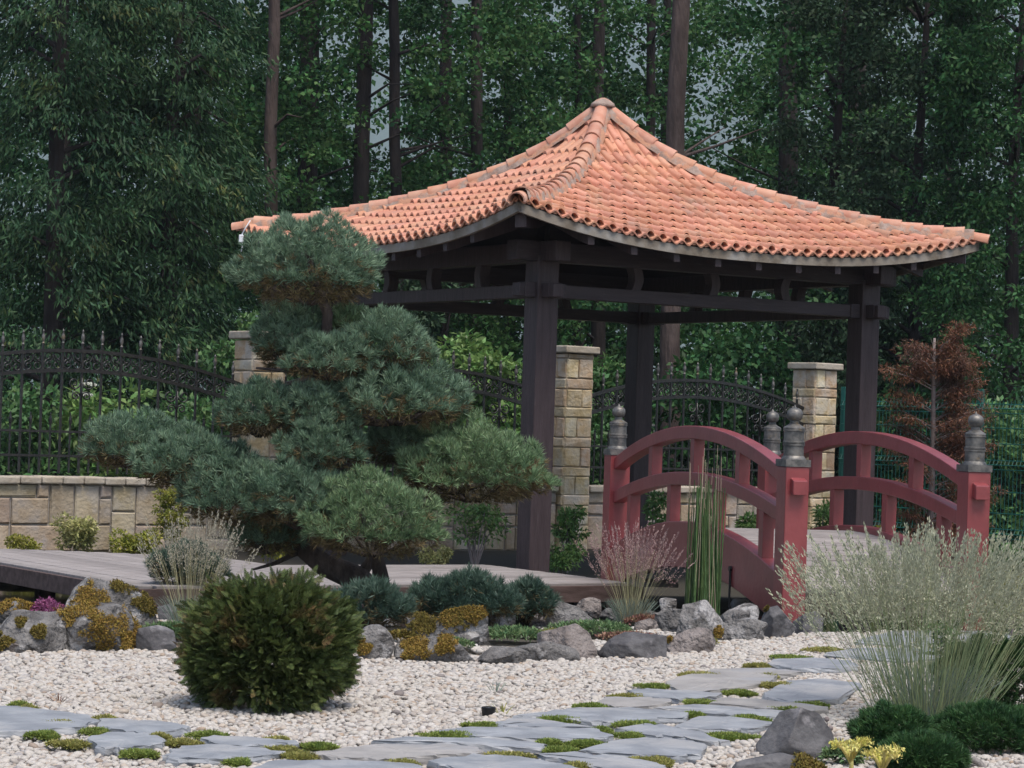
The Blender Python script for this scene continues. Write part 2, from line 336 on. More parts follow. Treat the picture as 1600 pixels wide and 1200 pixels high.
mx = N.new('ShaderNodeMix'); mx.data_type = 'RGBA'; K.new(mr.outputs[0], mx.inputs['Factor']); K.new(src, mx.inputs['A']); mx.inputs['B'].default_value = (.04, .035, .025, 1); K.new(mx.outputs['Result'], b.inputs['Base Color'])
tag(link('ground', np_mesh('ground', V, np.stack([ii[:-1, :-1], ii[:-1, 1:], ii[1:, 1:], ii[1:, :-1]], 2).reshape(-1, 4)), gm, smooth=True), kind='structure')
wm = MB(); wm.add([(-9, 15.3, -.15), (6.6, 15.3, -.15), (6.6, 19.6, -.15), (-9, 19.6, -.15)], [(0, 1, 2, 3)])
tag(wm.build('water', M['water']), kind='structure')
# far wooded hillside
hx = np.linspace(-1100, 1100, 260); hy = np.linspace(1500, 2800, 130); HX, HY = np.meshgrid(hx, hy)
HZ = (HY-1505)*.42 + np.array([[22*fbm((x*.008, y*.008, 0), 1, 5) for x in hx] for y in hy]) + rng.uniform(-5, 5, HX.shape)
hi_ = np.arange(HX.size).reshape(HX.shape)
tag(link('hill', np_mesh('hill', np.stack([HX, HY, HZ], 2).reshape(-1, 3), np.stack([hi_[:-1, :-1], hi_[:-1, 1:], hi_[1:, 1:], hi_[1:, :-1]], 2).reshape(-1, 4)), M['hill'], smooth=True), kind='structure')

# ------------------------------------------------------------------ gazebo
G = empty('gazebo', (GC.x, GC.y, 0), GYAW, 'dark timber garden gazebo with a swept orange tiled roof', 'gazebo')
H = GL/2; PS = .2
for sa in (-1, 1):
    for sb in (-1, 1):
        m = MB(); m.box((sa*H, sb*H, 1.245), (PS, PS, 2.63)); m.build('post', M['wood'], G, bevel=.008)
ZL, ZU = 2.23, 2.52
for sb in (-1, 1):
    m = MB(); m.box((0, sb*(H-.0), ZL+.054), (GL+.50, .11, .108)); m.build('lower_beam', M['woodh'], G, bevel=.006)
    m = MB(); m.box((0, sb*(H-.0), ZU+.08), (GL+.60, .15, .16)); m.build('upper_beam', M['woodh'], G, bevel=.006)
    m = MB(); m.box((sb*H, 0, ZL+.051), (.106, GL+.50, .108)); m.build('lower_beam', M['wood'], G, bevel=.006)
    m = MB(); m.box((sb*H, 0, ZU+.077), (.146, GL+.60, .16)); m.build('upper_beam', M['wood'], G, bevel=.006)
    # wide blocks locking the beams to the posts
    for sa in (-1, 1):
        m = MB(); m.box((sa*H, sb*(H), ZL+.055), (.40, .13, .122)); m.build('beam_block', M['woodh'], G, bevel=.006)
        m = MB(); m.box((sa*(H+.002), sb*H, ZL+.053), (.126, .404, .119)); m.build('beam_block', M['wood'], G, bevel=.006)
for sb in (-1, 1):
    for fr in (-.46, 0, .46):
        for ax in (0, 1):
            pts = [];
            for k in range(7):
                q = k/6; off = .03*math.sin(q*math.pi)*(1 if fr <= 0 else -1)
                a = fr*GL*.5*1.02 + off; z = ZL+.105 + q*(ZU-ZL-.10)
                pts.append(((a, sb*H, z) if ax == 0 else (sb*H, a, z)))
            m = MB(); side = (1, 0, 0) if ax == 0 else (0, 1, 0)
            k = len(pts); vs = []
            for p in pts:
                for s1, s2 in ((-1, -1), (1, -1), (1, 1), (-1, 1)):
                    d = .045; e = .05
                    vs.append((p[0]+(s1*d if ax == 0 else s2*e), p[1]+(s2*e if ax == 0 else s1*d), p[2]))
            fs = [(i*4+j, i*4+(j+1) % 4, (i+1)*4+(j+1) % 4, (i+1)*4+j) for i in range(k-1) for j in range(4)] + [(3, 2, 1, 0), (4*k-4, 4*k-3, 4*k-2, 4*k-1)]
            m.add(vs, fs); m.build('bracket', M['wood'], G, bevel=.004)
# roof surface
RA = 2.40
hc = np.polyfit([0, .25, .5, .75, 1], np.array([2.88, 2.30, 2.01, 1.825, 1.75])+1.2, 4)
def roof_z(p, q):
    r = np.clip(p/RA, 0, 1.05); e = np.abs(q)/np.maximum(p, 1e-6)
    return np.polyval(hc, r) - .25*r**3*(1-np.clip(e, 0, 1)**2.5)
def rot2(k, a, b):
    c, s = [(1, 0), (0, 1), (-1, 0), (0, -1)][k]; return a*c-b*s, a*s+b*c
TW = .1222
prof_t = np.array([0, .03, .10, .20, .31, .42, .52, .59, .62, .70, .81, .92])
def prof_h(t): 
    c = np.clip(1-(2*t/.62-1)**2, 0, 1)**.5*.033
    tr = -np.sin(np.clip((t-.62)/.38, 0, 1)*np.pi)*.012
    return np.where(t <= .62, c, tr)
ncol = int(round(2*RA/TW)); TWc = 2*RA/ncol
pp_ = np.linspace(.03, RA, 400); zz_ = roof_z(pp_, np.zeros(400)); ss_ = np.concatenate([[0], np.cumsum(np.hypot(np.diff(pp_), np.diff(zz_)))])
NR = int(round(ss_[-1]/.20)); pe_ = np.interp(np.linspace(0, ss_[-1], NR+1), ss_, pp_)
def tile_face(k):
    qs = (np.arange(ncol)[:, None] + prof_t[None]).ravel()*TWc - RA
    qs = np.append(qs, RA); hq = np.append(np.tile(prof_h(prof_t), ncol), 0); cidx = np.append(np.repeat(np.arange(ncol), len(prof_t)), ncol-1)
    cov = np.clip(hq/.033, 0, 1)
    prow = []; zoff = []; kidx = []; lift = []
    ST = .026
    for i in range(NR):
        p0, p1 = pe_[i], pe_[i+1]; back = max(p0-.045, .02) if i else p0
        prow += [back, (p0+p1)/2, p1, p1, max(p1-.045, p0)]; lift += [-.2, .5, 1.0, 1.0, .75]; zoff += [0, 0, 0, -.019, -.021]; kidx += [i]*5
    prow = np.array(prow); lift = np.array(lift); zoff = np.array(zoff); kidx = np.array(kidx)
    jit = rng.uniform(-.005, .005, (NR, ncol)); jq = rng.uniform(-.006, .006, (NR, ncol))
    P = np.repeat(prow[:, None], len(qs), 1); Q = np.repeat(qs[None], len(prow), 0)
    Qc = np.clip(Q, -P, P); inside = np.abs(Q) <= P
    L2 = lift[:, None]
    Hh = hq[None]*(.86+.14*np.clip(L2, 0, 1)) + ST*L2*(.35+.65*cov[None]) + jit[kidx][:, cidx]*L2 + zoff[:, None]
    Pj = P + jq[kidx][:, cidx]*np.clip(L2, 0, 1)*(P < RA-.05)
    Z = roof_z(P, Qc) + np.where(inside, Hh, 0) - .006
    a, bb = rot2(k, Qc, -Pj)
    V = np.stack([a, bb, Z], 2).reshape(-1, 3)
    ny, nx = P.shape; ii = np.arange(ny*nx).reshape(ny, nx)
    Fq = np.stack([ii[:-1, :-1], ii[:-1, 1:], ii[1:, 1:], ii[1:, :-1]], 2)
    rowk = np.ones(ny-1, bool); rowk[4::5] = False                      # no face between one course's recess and the next course
    wid = (Qc[:-1, 1:]-Qc[:-1, :-1])+(Qc[1:, 1:]-Qc[1:, :-1])
    keep = ((wid > 1e-5) & rowk[:, None]).ravel(); Fq = Fq.reshape(-1, 4)
    tid = rng.uniform(0, 1, (NR, ncol))
    fa = tid[kidx[1:]][:, cidx[:-1]].ravel()[keep]
    qs2 = np.linspace(-RA, RA, ncol*8+1)                                # eave under-tiles, half a period off and lower
    n2 = len(qs2); rows = []
    for p, dz in ((RA-.12, .004), (RA+.016, -.006), (RA+.014, -.020), (RA-.12, -.012)):
        z = roof_z(np.full(n2, min(p, RA)), np.clip(qs2, -min(p, RA), min(p, RA))) + dz - .018*np.cos((qs2+RA)/TWc*2*np.pi-.31*2*np.pi)
        aa, b2 = rot2(k, np.clip(qs2, -p, p), np.full(n2, -p)); rows.append(np.stack([aa, b2, z], 1))
    V2 = np.concatenate(rows); i2 = np.arange(4*n2).reshape(4, n2)
    F2 = np.stack([i2[:-1, :-1], i2[:-1, 1:], i2[1:, 1:], i2[1:, :-1]], 2).reshape(-1, 4)
    fa2 = np.tile(np.repeat(rng.uniform(0, 1, ncol), 8), 3)
    me = np_mesh('tile_slope', np.concatenate([V, V2]), np.concatenate([Fq[keep], F2+len(V)]))
    at_ = me.attributes.new('tile', 'FLOAT', 'FACE'); fa = np.concatenate([fa, fa2])
    if len(fa) == len(me.polygons): at_.data.foreach_set('value', fa.astype(np.float32))
    link('tile_slope', me, M['tile'], G, True, 38)
for k in range(4): tile_face(k)
# boards under the tiles
for k in range(4):
    pr = np.linspace(.05, RA-.015, 22); er = np.linspace(-1, 1, 25)
    P, E_ = np.meshgrid(pr, er, indexing='ij'); Z = roof_z(P, P*E_)-.045
    vs = []
    for dz in (0, -.022):
        a, bb = rot2(k, P*E_*.998, -P); vs.append(np.stack([a, bb, Z+dz], 2).reshape(-1, 3))
    ii = np.arange(P.size).reshape(P.shape); Fq = np.stack([ii[:-1, :-1], ii[:-1, 1:], ii[1:, 1:], ii[1:, :-1]], 2).reshape(-1, 4)
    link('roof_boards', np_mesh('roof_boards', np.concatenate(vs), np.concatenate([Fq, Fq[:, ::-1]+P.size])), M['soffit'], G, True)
    # fascia strip
    m = MB(); pts = []
    for e in np.linspace(-1, 1, 41):
        a, bb = rot2(k, e*(RA-.004), -(RA-.006)); pts.append((float(a), float(bb), float(roof_z(A(RA), A(e*RA))[0])))
    nrm = rot2(k, 0, -1)
    m.sweep(pts, [(-.03, -.105), (.002, -.105), (.002, -.033), (-.03, -.033)], (float(nrm[0]), float(nrm[1]), 0)); m.build('fascia', M['fascia'], G, smooth=True, sharp=40)
    # rafters
    for qa in (-1.68, -1.26, -.84, -.42, 0, .42, .84, 1.26, 1.68):
        pts = []
        for p in np.linspace(max(abs(qa)+.06, .15), RA-.036, 10):
            a, bb = rot2(k, qa, -p); pts.append((float(a), float(bb), float(roof_z(A(p), A(qa))[0])-.07))
        sd_ = rot2(k, 1, 0)
        m = MB(); m.sweep(pts, [(-.03, -.11), (.03, -.11), (.03, 0), (-.03, 0)], (sd_[0], sd_[1], 0)); m.build('rafter', M['wood'], G)
    # plate between beam and rafters
    a, bb = rot2(k, 0, -(H-.06)); m = MB(); m.box((a, bb, 2.76), ((2*H+.1, .06, .17) if k % 2 == 0 else (.06, 2*H+.1, .17))); m.build('wall_plate', M['soffit'], G)
# hip rafters, ridge tiles
for k in range(4):
    def hp(r, dz=0):
        a, bb = rot2(k, r*RA, -r*RA); return Vector((float(a), float(bb), float(np.polyval(hc, min(r, 1.02)))+dz))
    d = (hp(1)-hp(.5)); d.z = 0; d.normalize(); sdv = Vector((-d.y, d.x, 0))
    m = MB(); m.sweep([hp(r, -.09) for r in np.linspace(.03, .965, 14)], [(-.045, -.13), (.045, -.13), (.045, 0), (-.045, 0)], sdv); m.build('hip_rafter', M['wood'], G)
    # mortar bed
    m = MB(); rs = np.linspace(.015, .985, 60); vs = []; n = 7
    for r in rs:
        c = hp(r)
        for j in range(n):
            f = j/(n-1)*2-1
            vs.append(c + sdv*(f*(.088+random.uniform(-.012, .012))) + Vector((0, 0, .03+.052*(1-f*f)+random.uniform(-.006, .006) - (.045 if abs(f) == 1 else 0))))
    fs = [(i*n+j, i*n+j+1, (i+1)*n+j+1, (i+1)*n+j) for i in range(len(rs)-1) for j in range(n-1)]
    m.add(vs, fs); m.build('hip_mortar', M['mortar'], G, smooth=True)
    # overlapping half-round ridge tiles
    m = MB(); L_ = RA*math.sqrt(2); nt_ = 17
    edges = np.linspace(.02, .955, nt_+1)
    for i in range(nt_+1):
        if i < nt_: p0, p1 = hp(edges[i]-.004), hp(edges[i+1]+.004); z0, z1 = .060, .072
        else: p0 = hp(.955); p1 = p0 + d*.215 + Vector((0, 0, -.055)); z0, z1 = .05, .062
        t_ = (p1-p0).normalized(); up_ = sdv.cross(t_); up_ = up_ if up_.z > 0 else -up_
        vs = []; n = 11
        for p, zz, rr in ((p0, z0, .058), (p1, z1, .067), (p1, z1, .056), (p0, z0, .047)):
            for j in range(n):
                q = math.pi*(-.06+1.12*j/(n-1)); vs.append(p + up_*(zz-.035+rr*math.sin(q)) + sdv*(rr*1.05*math.cos(q)))
        fs = [(a_*n+j, a_*n+j+1, (a_+1)*n+j+1, (a_+1)*n+j) for a_ in range(3) for j in range(n-1)]
        m.add(vs, fs)
    m.build('ridge_tiles', M['ridge'], G, smooth=True, sharp=40)
m = MB(); m.lathe([(.12, 4.08), (.105, 4.115), (.06, 4.15), (.02, 4.168)], n=14); m.build('apex_cap', M['mortar'], G, smooth=True)
# small white lamp box on a cable at the left roof corner
q = at(377, 373, 23.55)
o = empty('hanging_lamp', q, 0, 'small white lamp box hanging under the left roof corner of the gazebo', 'lamp')
m = MB(); m.box((0, 0, 0), (.042, .05, .075)); m.build('lamp_case', M['white'], o, bevel=.008)
m = MB(); m.tube([(.01, 0, -.035), (.012, 0, -.07), (.004, 0, -.12)], .006, 6); m.tube([(0, 0, .03), (.03, 0, .09), (.08, -.02, .17)], .006, 6); m.build('cable', M['white'], o, smooth=True)

# ------------------------------------------------------------------ wooden walkway on the pond edge
cn = GC - GU*0 ; corner = Vector((-2.39, 16.8, 0))
DK = empty('boardwalk', (corner.x, corner.y, 0), GYAW, 'weathered grey boardwalk with a brown edge along the pond', 'walkway')
# local x along GU, local y along GV
def boards(x0, x1, y0, y1, alongx, name, wd=.14, z=.05):
    m = MB(); 
    if alongx:
        y = y0
        while y < y1-.02:
            w_ = min(wd, y1-y); m.box(((x0+x1)/2+random.uniform(-.006, .006), y+w_/2, z-.014+random.uniform(-.002, .002)), (x1-x0, w_-.007, .028)); y += wd
    else:
        x = x0
        while x < x1-.02:
            w_ = min(wd, x1-x); m.box((x+w_/2, (y0+y1)/2+random.uniform(-.006, .006), z-.014+random.uniform(-.002, .002)), (w_-.007, y1-y0, .028)); x += wd
    return m.build(name, M['deck'], DK, bevel=.003, seg=1)
def left_boards():
    m = MB(); x = .11
    while x < 1.98:
        ye = 4.75-.8*x; m.box((x+.07, (ye+(.11 if x < 1.9 else 1.8))/2, .036+random.uniform(-.002, .002)), (.133, ye-(.11 if x < 1.9 else 1.8), .028)); x += .14
    m.build('deck_boards', M['deck'], DK, bevel=.003, seg=1)
left_boards()
boards(1.93, 3.98, .11, 2.16, True, 'deck_boards')
m = MB(); m.box((4.0/2, -.02, -.025), (4.04, .035, .12)); m.build('edge_fascia', M['fasciawood'], DK, bevel=.004)
m = MB(); m.box((-.02, 2.36, -.027), (.035, 4.7, .124)); m.build('edge_fascia', M['fasciawood'], DK, bevel=.004)
m = MB(); m.box((3.998, 1.05, -.027), (.035, 2.1, .118)); m.build('edge_fascia', M['fasciawood'], DK, bevel=.004)
m = MB(); m.box((.05, 2.36, .041), (.10, 4.66, .022)); m.build('edge_board', M['deck'], DK, bevel=.004)
m = MB(); m.box((2.05, .05, .0415), (3.87, .10, .022)); m.build('edge_board', M['deck'], DK, bevel=.004)
for (x, y) in ((.4, .4), (2.4, .4), (3.8, .4), (.4, 2.6), (.3, 4.2)):
    m = MB(); m.box((x, y, -.28), (.12, .12, .45)); m.build('pile', M['fasciawood'], DK)

# ------------------------------------------------------------------ red arched footbridge
BYAW = .284
BU, BV = Vector((math.cos(BYAW), math.sin(BYAW), 0)), Vector((-math.sin(BYAW), math.cos(BYAW), 0))
BW, BL, BS = 1.249, 3.441, .157
BC = Vector((1.778, 16.048, 0)) + BU*(BW/2) + BV*(BL/2)
B = empty('footbridge', BC, BYAW, 'red arched wooden footbridge with metal post caps over the pond', 'bridge')
hw, hl = BW/2, BL/2
def arc(y, ze, zp): return zp-(zp-ze)*(y/hl)**2
def arch_part(name, x, wx, ze, zp, th, y0, y1, mtl, n=29, bev=.006):
    m = MB(); m.sweep([(x, y, arc(y, ze, zp)) for y in np.linspace(y0, y1, n)], [(-wx/2, -th), (wx/2, -th), (wx/2, 0), (-wx/2, 0)], (1, 0, 0))
    return m.build(name, mtl, B, bevel=bev)
ZT = .987
for sx_ in (-1, 1):
    for sy in (-1, 1):
        m = MB(); m.box((sx_*hw, sy*hl, (ZT-.25)/2), (BS, BS, ZT+.25)); po = m.build('post', M['red'], B, bevel=.006)
        m = MB(); m.box((0, 0, ZT+.0225), (BS+.012, BS+.012, .045))
        m.lathe([(.078, .045), (.076, .052), (.068, .064), (.064, .068), (.064, .128), (.069, .131), (.069, .141), (.065, .144), (.069, .147), (.069, .157), (.064, .160), (.0635, .219), (.069, .222), (.069, .231), (.066, .234), (.069, .238), (.067, .246), (.040, .262), (.029, .270), (.028, .288), (.040, .293), (.048, .306), (.051, .325), (.048, .345), (.038, .358), (.022, .366), (.010, .371), (.006, .380), (.001, .388)], (0, 0, ZT))
        f = m.build('post_cap', M['patina'], po, smooth=True, sharp=35); f.location = (sx_*hw, sy*hl, 0)
    x = sx_*hw
    arch_part('top_rail', x, .095, .945, 1.225, .092, -hl-.13, hl+.13, M['red'])
    arch_part('middle_rail', x, .090, .70, .905, .092, -hl, hl, M['red'])
    arch_part('stringer', x, .10, .28, .56, .32, -hl-.02, hl+.02, M['red'])
    for f in (-.5, 0, .5):
        y = f*hl; z0, z1 = arc(y, .70, .905)-.03, arc(y, .945, 1.225)-.05
        m = MB(); m.box((x, y, (z0+z1)/2), (.078, .078, z1-z0)); m.build('baluster', M['red'], B, bevel=.004)
    for f in (-.76, -.26, .26, .76):
        y = f*hl; z0, z1 = arc(y, .28, .56)-.06, arc(y, .70, .905)-.05
        m = MB(); m.box((x, y, (z0+z1)/2), (.078, .078, z1-z0)); m.build('baluster', M['red'], B, bevel=.004)
m = MB(); nb = 26
for i in range(nb):
    y = -hl-.05 + (BL+.1)*(i+.5)/nb; sl = math.atan(-2*(.28)*y/hl**2)
    m.box((0, y, arc(y, .28, .56)-.055), (BW-.108, BL/nb-.008, .03), Matrix.Rotation(sl, 3, 'X'))
m.build('deck_boards', M['deck'], B, bevel=.003, seg=1)
m = MB(); y0 = -.84
m.tube([(-hw-.056, y0, .30), (-hw-.06, y0-.01, .17), (-hw-.058, y0, .055), (-hw-.052, y0, .03)], [.008, .008, .008, .014], 8)
m.tube([(-hw-.049, y0, .29), (-hw-.066, y0, .29)], .018, 8); m.build('hanging_hook', M['black'], B, smooth=True, sharp=40)
# pale step board on the bank under the bridge
q = gnd(1008, 905, .02)
pl = MB(); pl.box((0, 0, 0), (.34, .16, .03)); po = pl.build('plank', M['deck'], bevel=.004); po.location = at(1022, 911, 18.9); po.rotation_euler = (R(8), 0, .1)
tag(po, 'short pale grey plank on the dark bank beneath the red bridge', 'plank')

# ------------------------------------------------------------------ stone wall, pillars, iron fence
PIL = [Vector((-5.55, 22.75, 0)), Vector((-2.46, 24.9, 0)), Vector((.60, 27.05, 0)), Vector((3.49, 29.5, 0))]
PLAB = [None, 'yellow sandstone pillar half hidden behind the crown of the cloud pruned pine', 'yellow sandstone pillar just right of the front gazebo post', 'yellow sandstone pillar beside the right gazebo post with a broad cap']
def pillar(p, ang, label, ztop):
    o = empty('stone_pillar', p, ang, label, 'pillar', 'sandstone pillars of the garden fence')
    S = .36; m = MB(); z = -.15; i = 0
    hs = [.205, .105]
    while z < ztop-.03:
        h = min(hs[i % 2]*random.uniform(.94, 1.06), ztop-z)
        for s_ in range(4):
            R3 = Matrix.Rotation(s_*math.pi/2, 3, 'Z')
            if i % 2 == 0 and (i//2+s_) % 2 == 0: parts = [(-S*.27, S*.42), (S*.21, S*.54)]
            elif i % 2 == 0: parts = [(-S*.19, S*.58), (S*.29, S*.38)]
            else: parts = [(0, S)]
            for cx, wx in parts:
                m.stone(R3 @ Vector((cx, -S/2+.02, z+h/2)), (wx-.006, .06, h-.006), R3, .012, .006)
        z += h; i += 1
    m.build('stones', M['stone'], o)
    m = MB(); m.box((0, 0, (ztop-.15)/2), (S-.03, S-.03, ztop+.13)); m.build('core', M['joint'], o)
    m = MB(); m.box((0, 0, ztop+.04), (.46, .46, .075)); m.build('cap_stone', M['cap'], o, bevel=.012, seg=2)
    return o
def wall_sec(p, q, label, ztop=.50):
    d = q-p; L = d.length; ang = math.atan2(d.y, d.x)
    o = empty('stone_wall', p, ang, label, 'wall', 'low sandstone walls under the iron fence')
    m = MB(); cell = .125; nx, nz = int(L/cell), 5; ch = (ztop+.12)/nz; cw = L/nx
    occ = np.zeros((nx, nz), bool)
    for k in range(nz):
        for i in range(nx):
            if occ[i, k]: continue
            opts = [(3, 2), (4, 1), (2, 2), (2, 1), (3, 1), (1, 2), (5, 2), (2, 3)]; random.shuffle(opts); opts.append((1, 1))
            for a, b_ in opts:
                if i+a <= nx and k+b_ <= nz and not occ[i:i+a, k:k+b_].any():
                    occ[i:i+a, k:k+b_] = True
                    m.stone((i*cw+a*cw/2, -.10, -.12+k*ch+b_*ch/2), (a*cw-.016, .06, b_*ch-.016), Matrix.Identity(3), .012, .005); break
    m.build('stones', M['stonew'], o)
    m = MB(); m.box((L/2, .003, (ztop-.12)/2), (L, .21, ztop+.12)); m.build('mortar_core', M['joint'], o)
    m = MB(); n = int(L/.21)
    for i in range(n): m.box(((i+.5)*L/n, -.02, ztop+.036+random.uniform(-.004, .004)), (L/n-.008, .30, .07), Matrix.Rotation(random.uniform(-.01, .01), 3, 'Y'))
    m.build('coping', M['cap'], o, bevel=.014, seg=2)
    return o
def fence_sec(p, q, label, zlow=.60):
    d = q-p; L = d.length; ang = math.atan2(d.y, d.x)
    o = empty('iron_fence_panel', p, ang, label, 'fence', 'arched wrought iron fence panels')
    ze, zp = 1.44, 1.74
    top = lambda x: ze+(zp-ze)*(1-((x-L/2)/(L/2))**2)
    xs_ = np.linspace(.14, L-.14, 33)
    for dz, nm in ((0, 'top_rail'), (-.185, 'scroll_rail')):
        m = MB(); m.sweep([(x, 0, top(x)+dz) for x in xs_], [(-.02, -.016), (.02, -.016), (.02, .016), (-.02, .016)], (0, 1, 0)); m.build(nm, M['iron'], o)
    for z, nm in ((.985, 'lower_rail'), (.76, 'bottom_rail')):
        m = MB(); m.box((L/2, 0, z), (L-.26, .03, .022)); m.build(nm, M['iron'], o)
    np_ = 17; px = np.linspace(.24, L-.24, np_)
    for x in px:
        m = MB(); m.box((x, 0, (zlow+top(x)+.07)/2), (.019, .019, top(x)+.07-zlow)); pk = m.build('picket', M['iron'], o)
        m = MB(); m.lathe([(.007, 0), (.016, .006), (.016, .014), (.009, .02), (.011, .03), (.02, .06), (.016, .085), (.007, .115), (.013, .122), (.007, .13), (.002, .142)], (x, 0, top(x)+.06), 8); m.build('spear_finial', M['patina'], pk, smooth=True)
    m = MB()
    for a, b_ in zip(px[:-1], px[1:]):
        x = (a+b_)/2; m.box((x, 0, (zlow+1.06)/2), (.014, .014, 1.06-zlow)); m.lathe([(.007, 0), (.015, .008), (.018, .045), (.006, .09), (.009, .096), (.002, .115)], (x, 0, 1.05), 6)
    m.build('short_pickets', M['iron'], o)
    m = MB()
    def spiral(cx, cz, r, a0, sgn, turns=1.35):
        pts = []
        for i in range(15):
            q = i/14; a = a0+sgn*q*turns*2*math.pi; rr = r*(1-.72*q); pts.append((cx+rr*math.cos(a), 0, cz+rr*math.sin(a)))
        m.tube(pts, .0078, 5)
    for a, b_ in zip(px[:-1], px[1:]):
        w_ = b_-a
        for fx, sg in ((.27, 1), (.73, -1)):
            x = a+w_*fx; zc = top(x)-.0925
            spiral(x, zc+.038, .05, math.pi/2*(-1), sg); spiral(x, zc-.038, .05, math.pi/2, sg)
    m.build('scrollwork', M['iron'], o, smooth=True)
    for i in (3, 8, 13):
        m = MB()
        for sg in (-1, 1):
            x = px[i]; spiral(x+sg*.075, top(x)-.30, .062, 0 if sg < 0 else math.pi, sg)
            spiral(x+sg*.055, top(x)-.42, .045, 0 if sg < 0 else math.pi, -sg)
        m.tube([(x, -.012, top(x)-.5), (x, -.012, top(x)-.25)], .008, 5); m.build('scroll_ornament', M['iron'], o, smooth=True)
    return o
FL = ['low sandstone wall on the far left behind yellow green shrubs', 'low sandstone wall behind the cloud pruned pine and the gazebo post', 'low sandstone wall seen behind the red bridge railing']
FF = ['arched iron fence panel with scrolls left of the cloud pruned pine', 'arched iron fence panel between pine and front gazebo post', 'arched iron fence panel with scrolls behind the red bridge']
for i in range(4):
    d = PIL[min(i+1, 3)]-PIL[max(i-1, 0)]
    if i: pillar(PIL[i], math.atan2(d.y, d.x), PLAB[i], (None, 1.93, 1.955, 1.93)[i])
for i in range(3):
    d = (PIL[i+1]-PIL[i]).normalized()
    wall_sec(PIL[i]+d*(.20 if i else -3), PIL[i+1]-d*.20, FL[i])
    fence_sec(PIL[i]+d*.05, PIL[i+1]-d*.05, FF[i])
# green welded mesh fence on the right
MFa, MFb, MFc = at(1310, 800, 29.2), at(1524, 800, 27.9), at(1800, 800, 26.3)
MFL = ['green welded wire fence panel behind the rusty red maple', 'green welded wire fence panel at the right edge of the picture']
for n_, (p, q) in enumerate(((MFa, MFb), (MFb, MFc))):
    p = Vector((p.x, p.y, -.1)); q = Vector((q.x, q.y, -.1)); d = q-p; L = d.length
    o = empty('mesh_fence_panel', p, math.atan2(d.y, d.x), MFL[n_], 'fence', 'green mesh fence panels')
    m = MB(); zt = 1.72
    fold = lambda z: .03*sum(max(0, 1-abs(z-c)/.05) for c in (.28, 1.02, 1.63))
    zs = [0, .23, .28, .33, .97, 1.02, 1.07, 1.58, 1.63, 1.68, zt]
    for x in np.arange(.03, L, .05): m.tube([(x, -fold(z), z) for z in zs], .0042, 4, cap=False)
    for z in zs[1:-1]+[.5, .73, 1.25, 1.42]: m.tube([(0, -fold(z), z), (L, -fold(z), z)], .0055, 4)
    m.build('wire_mesh', M['greenmetal'], o)
    m = MB(); m.box((0, .04, .92), (.06, .05, 1.84)); m.build('fence_post', M['greenmetal'], o, bevel=.004)
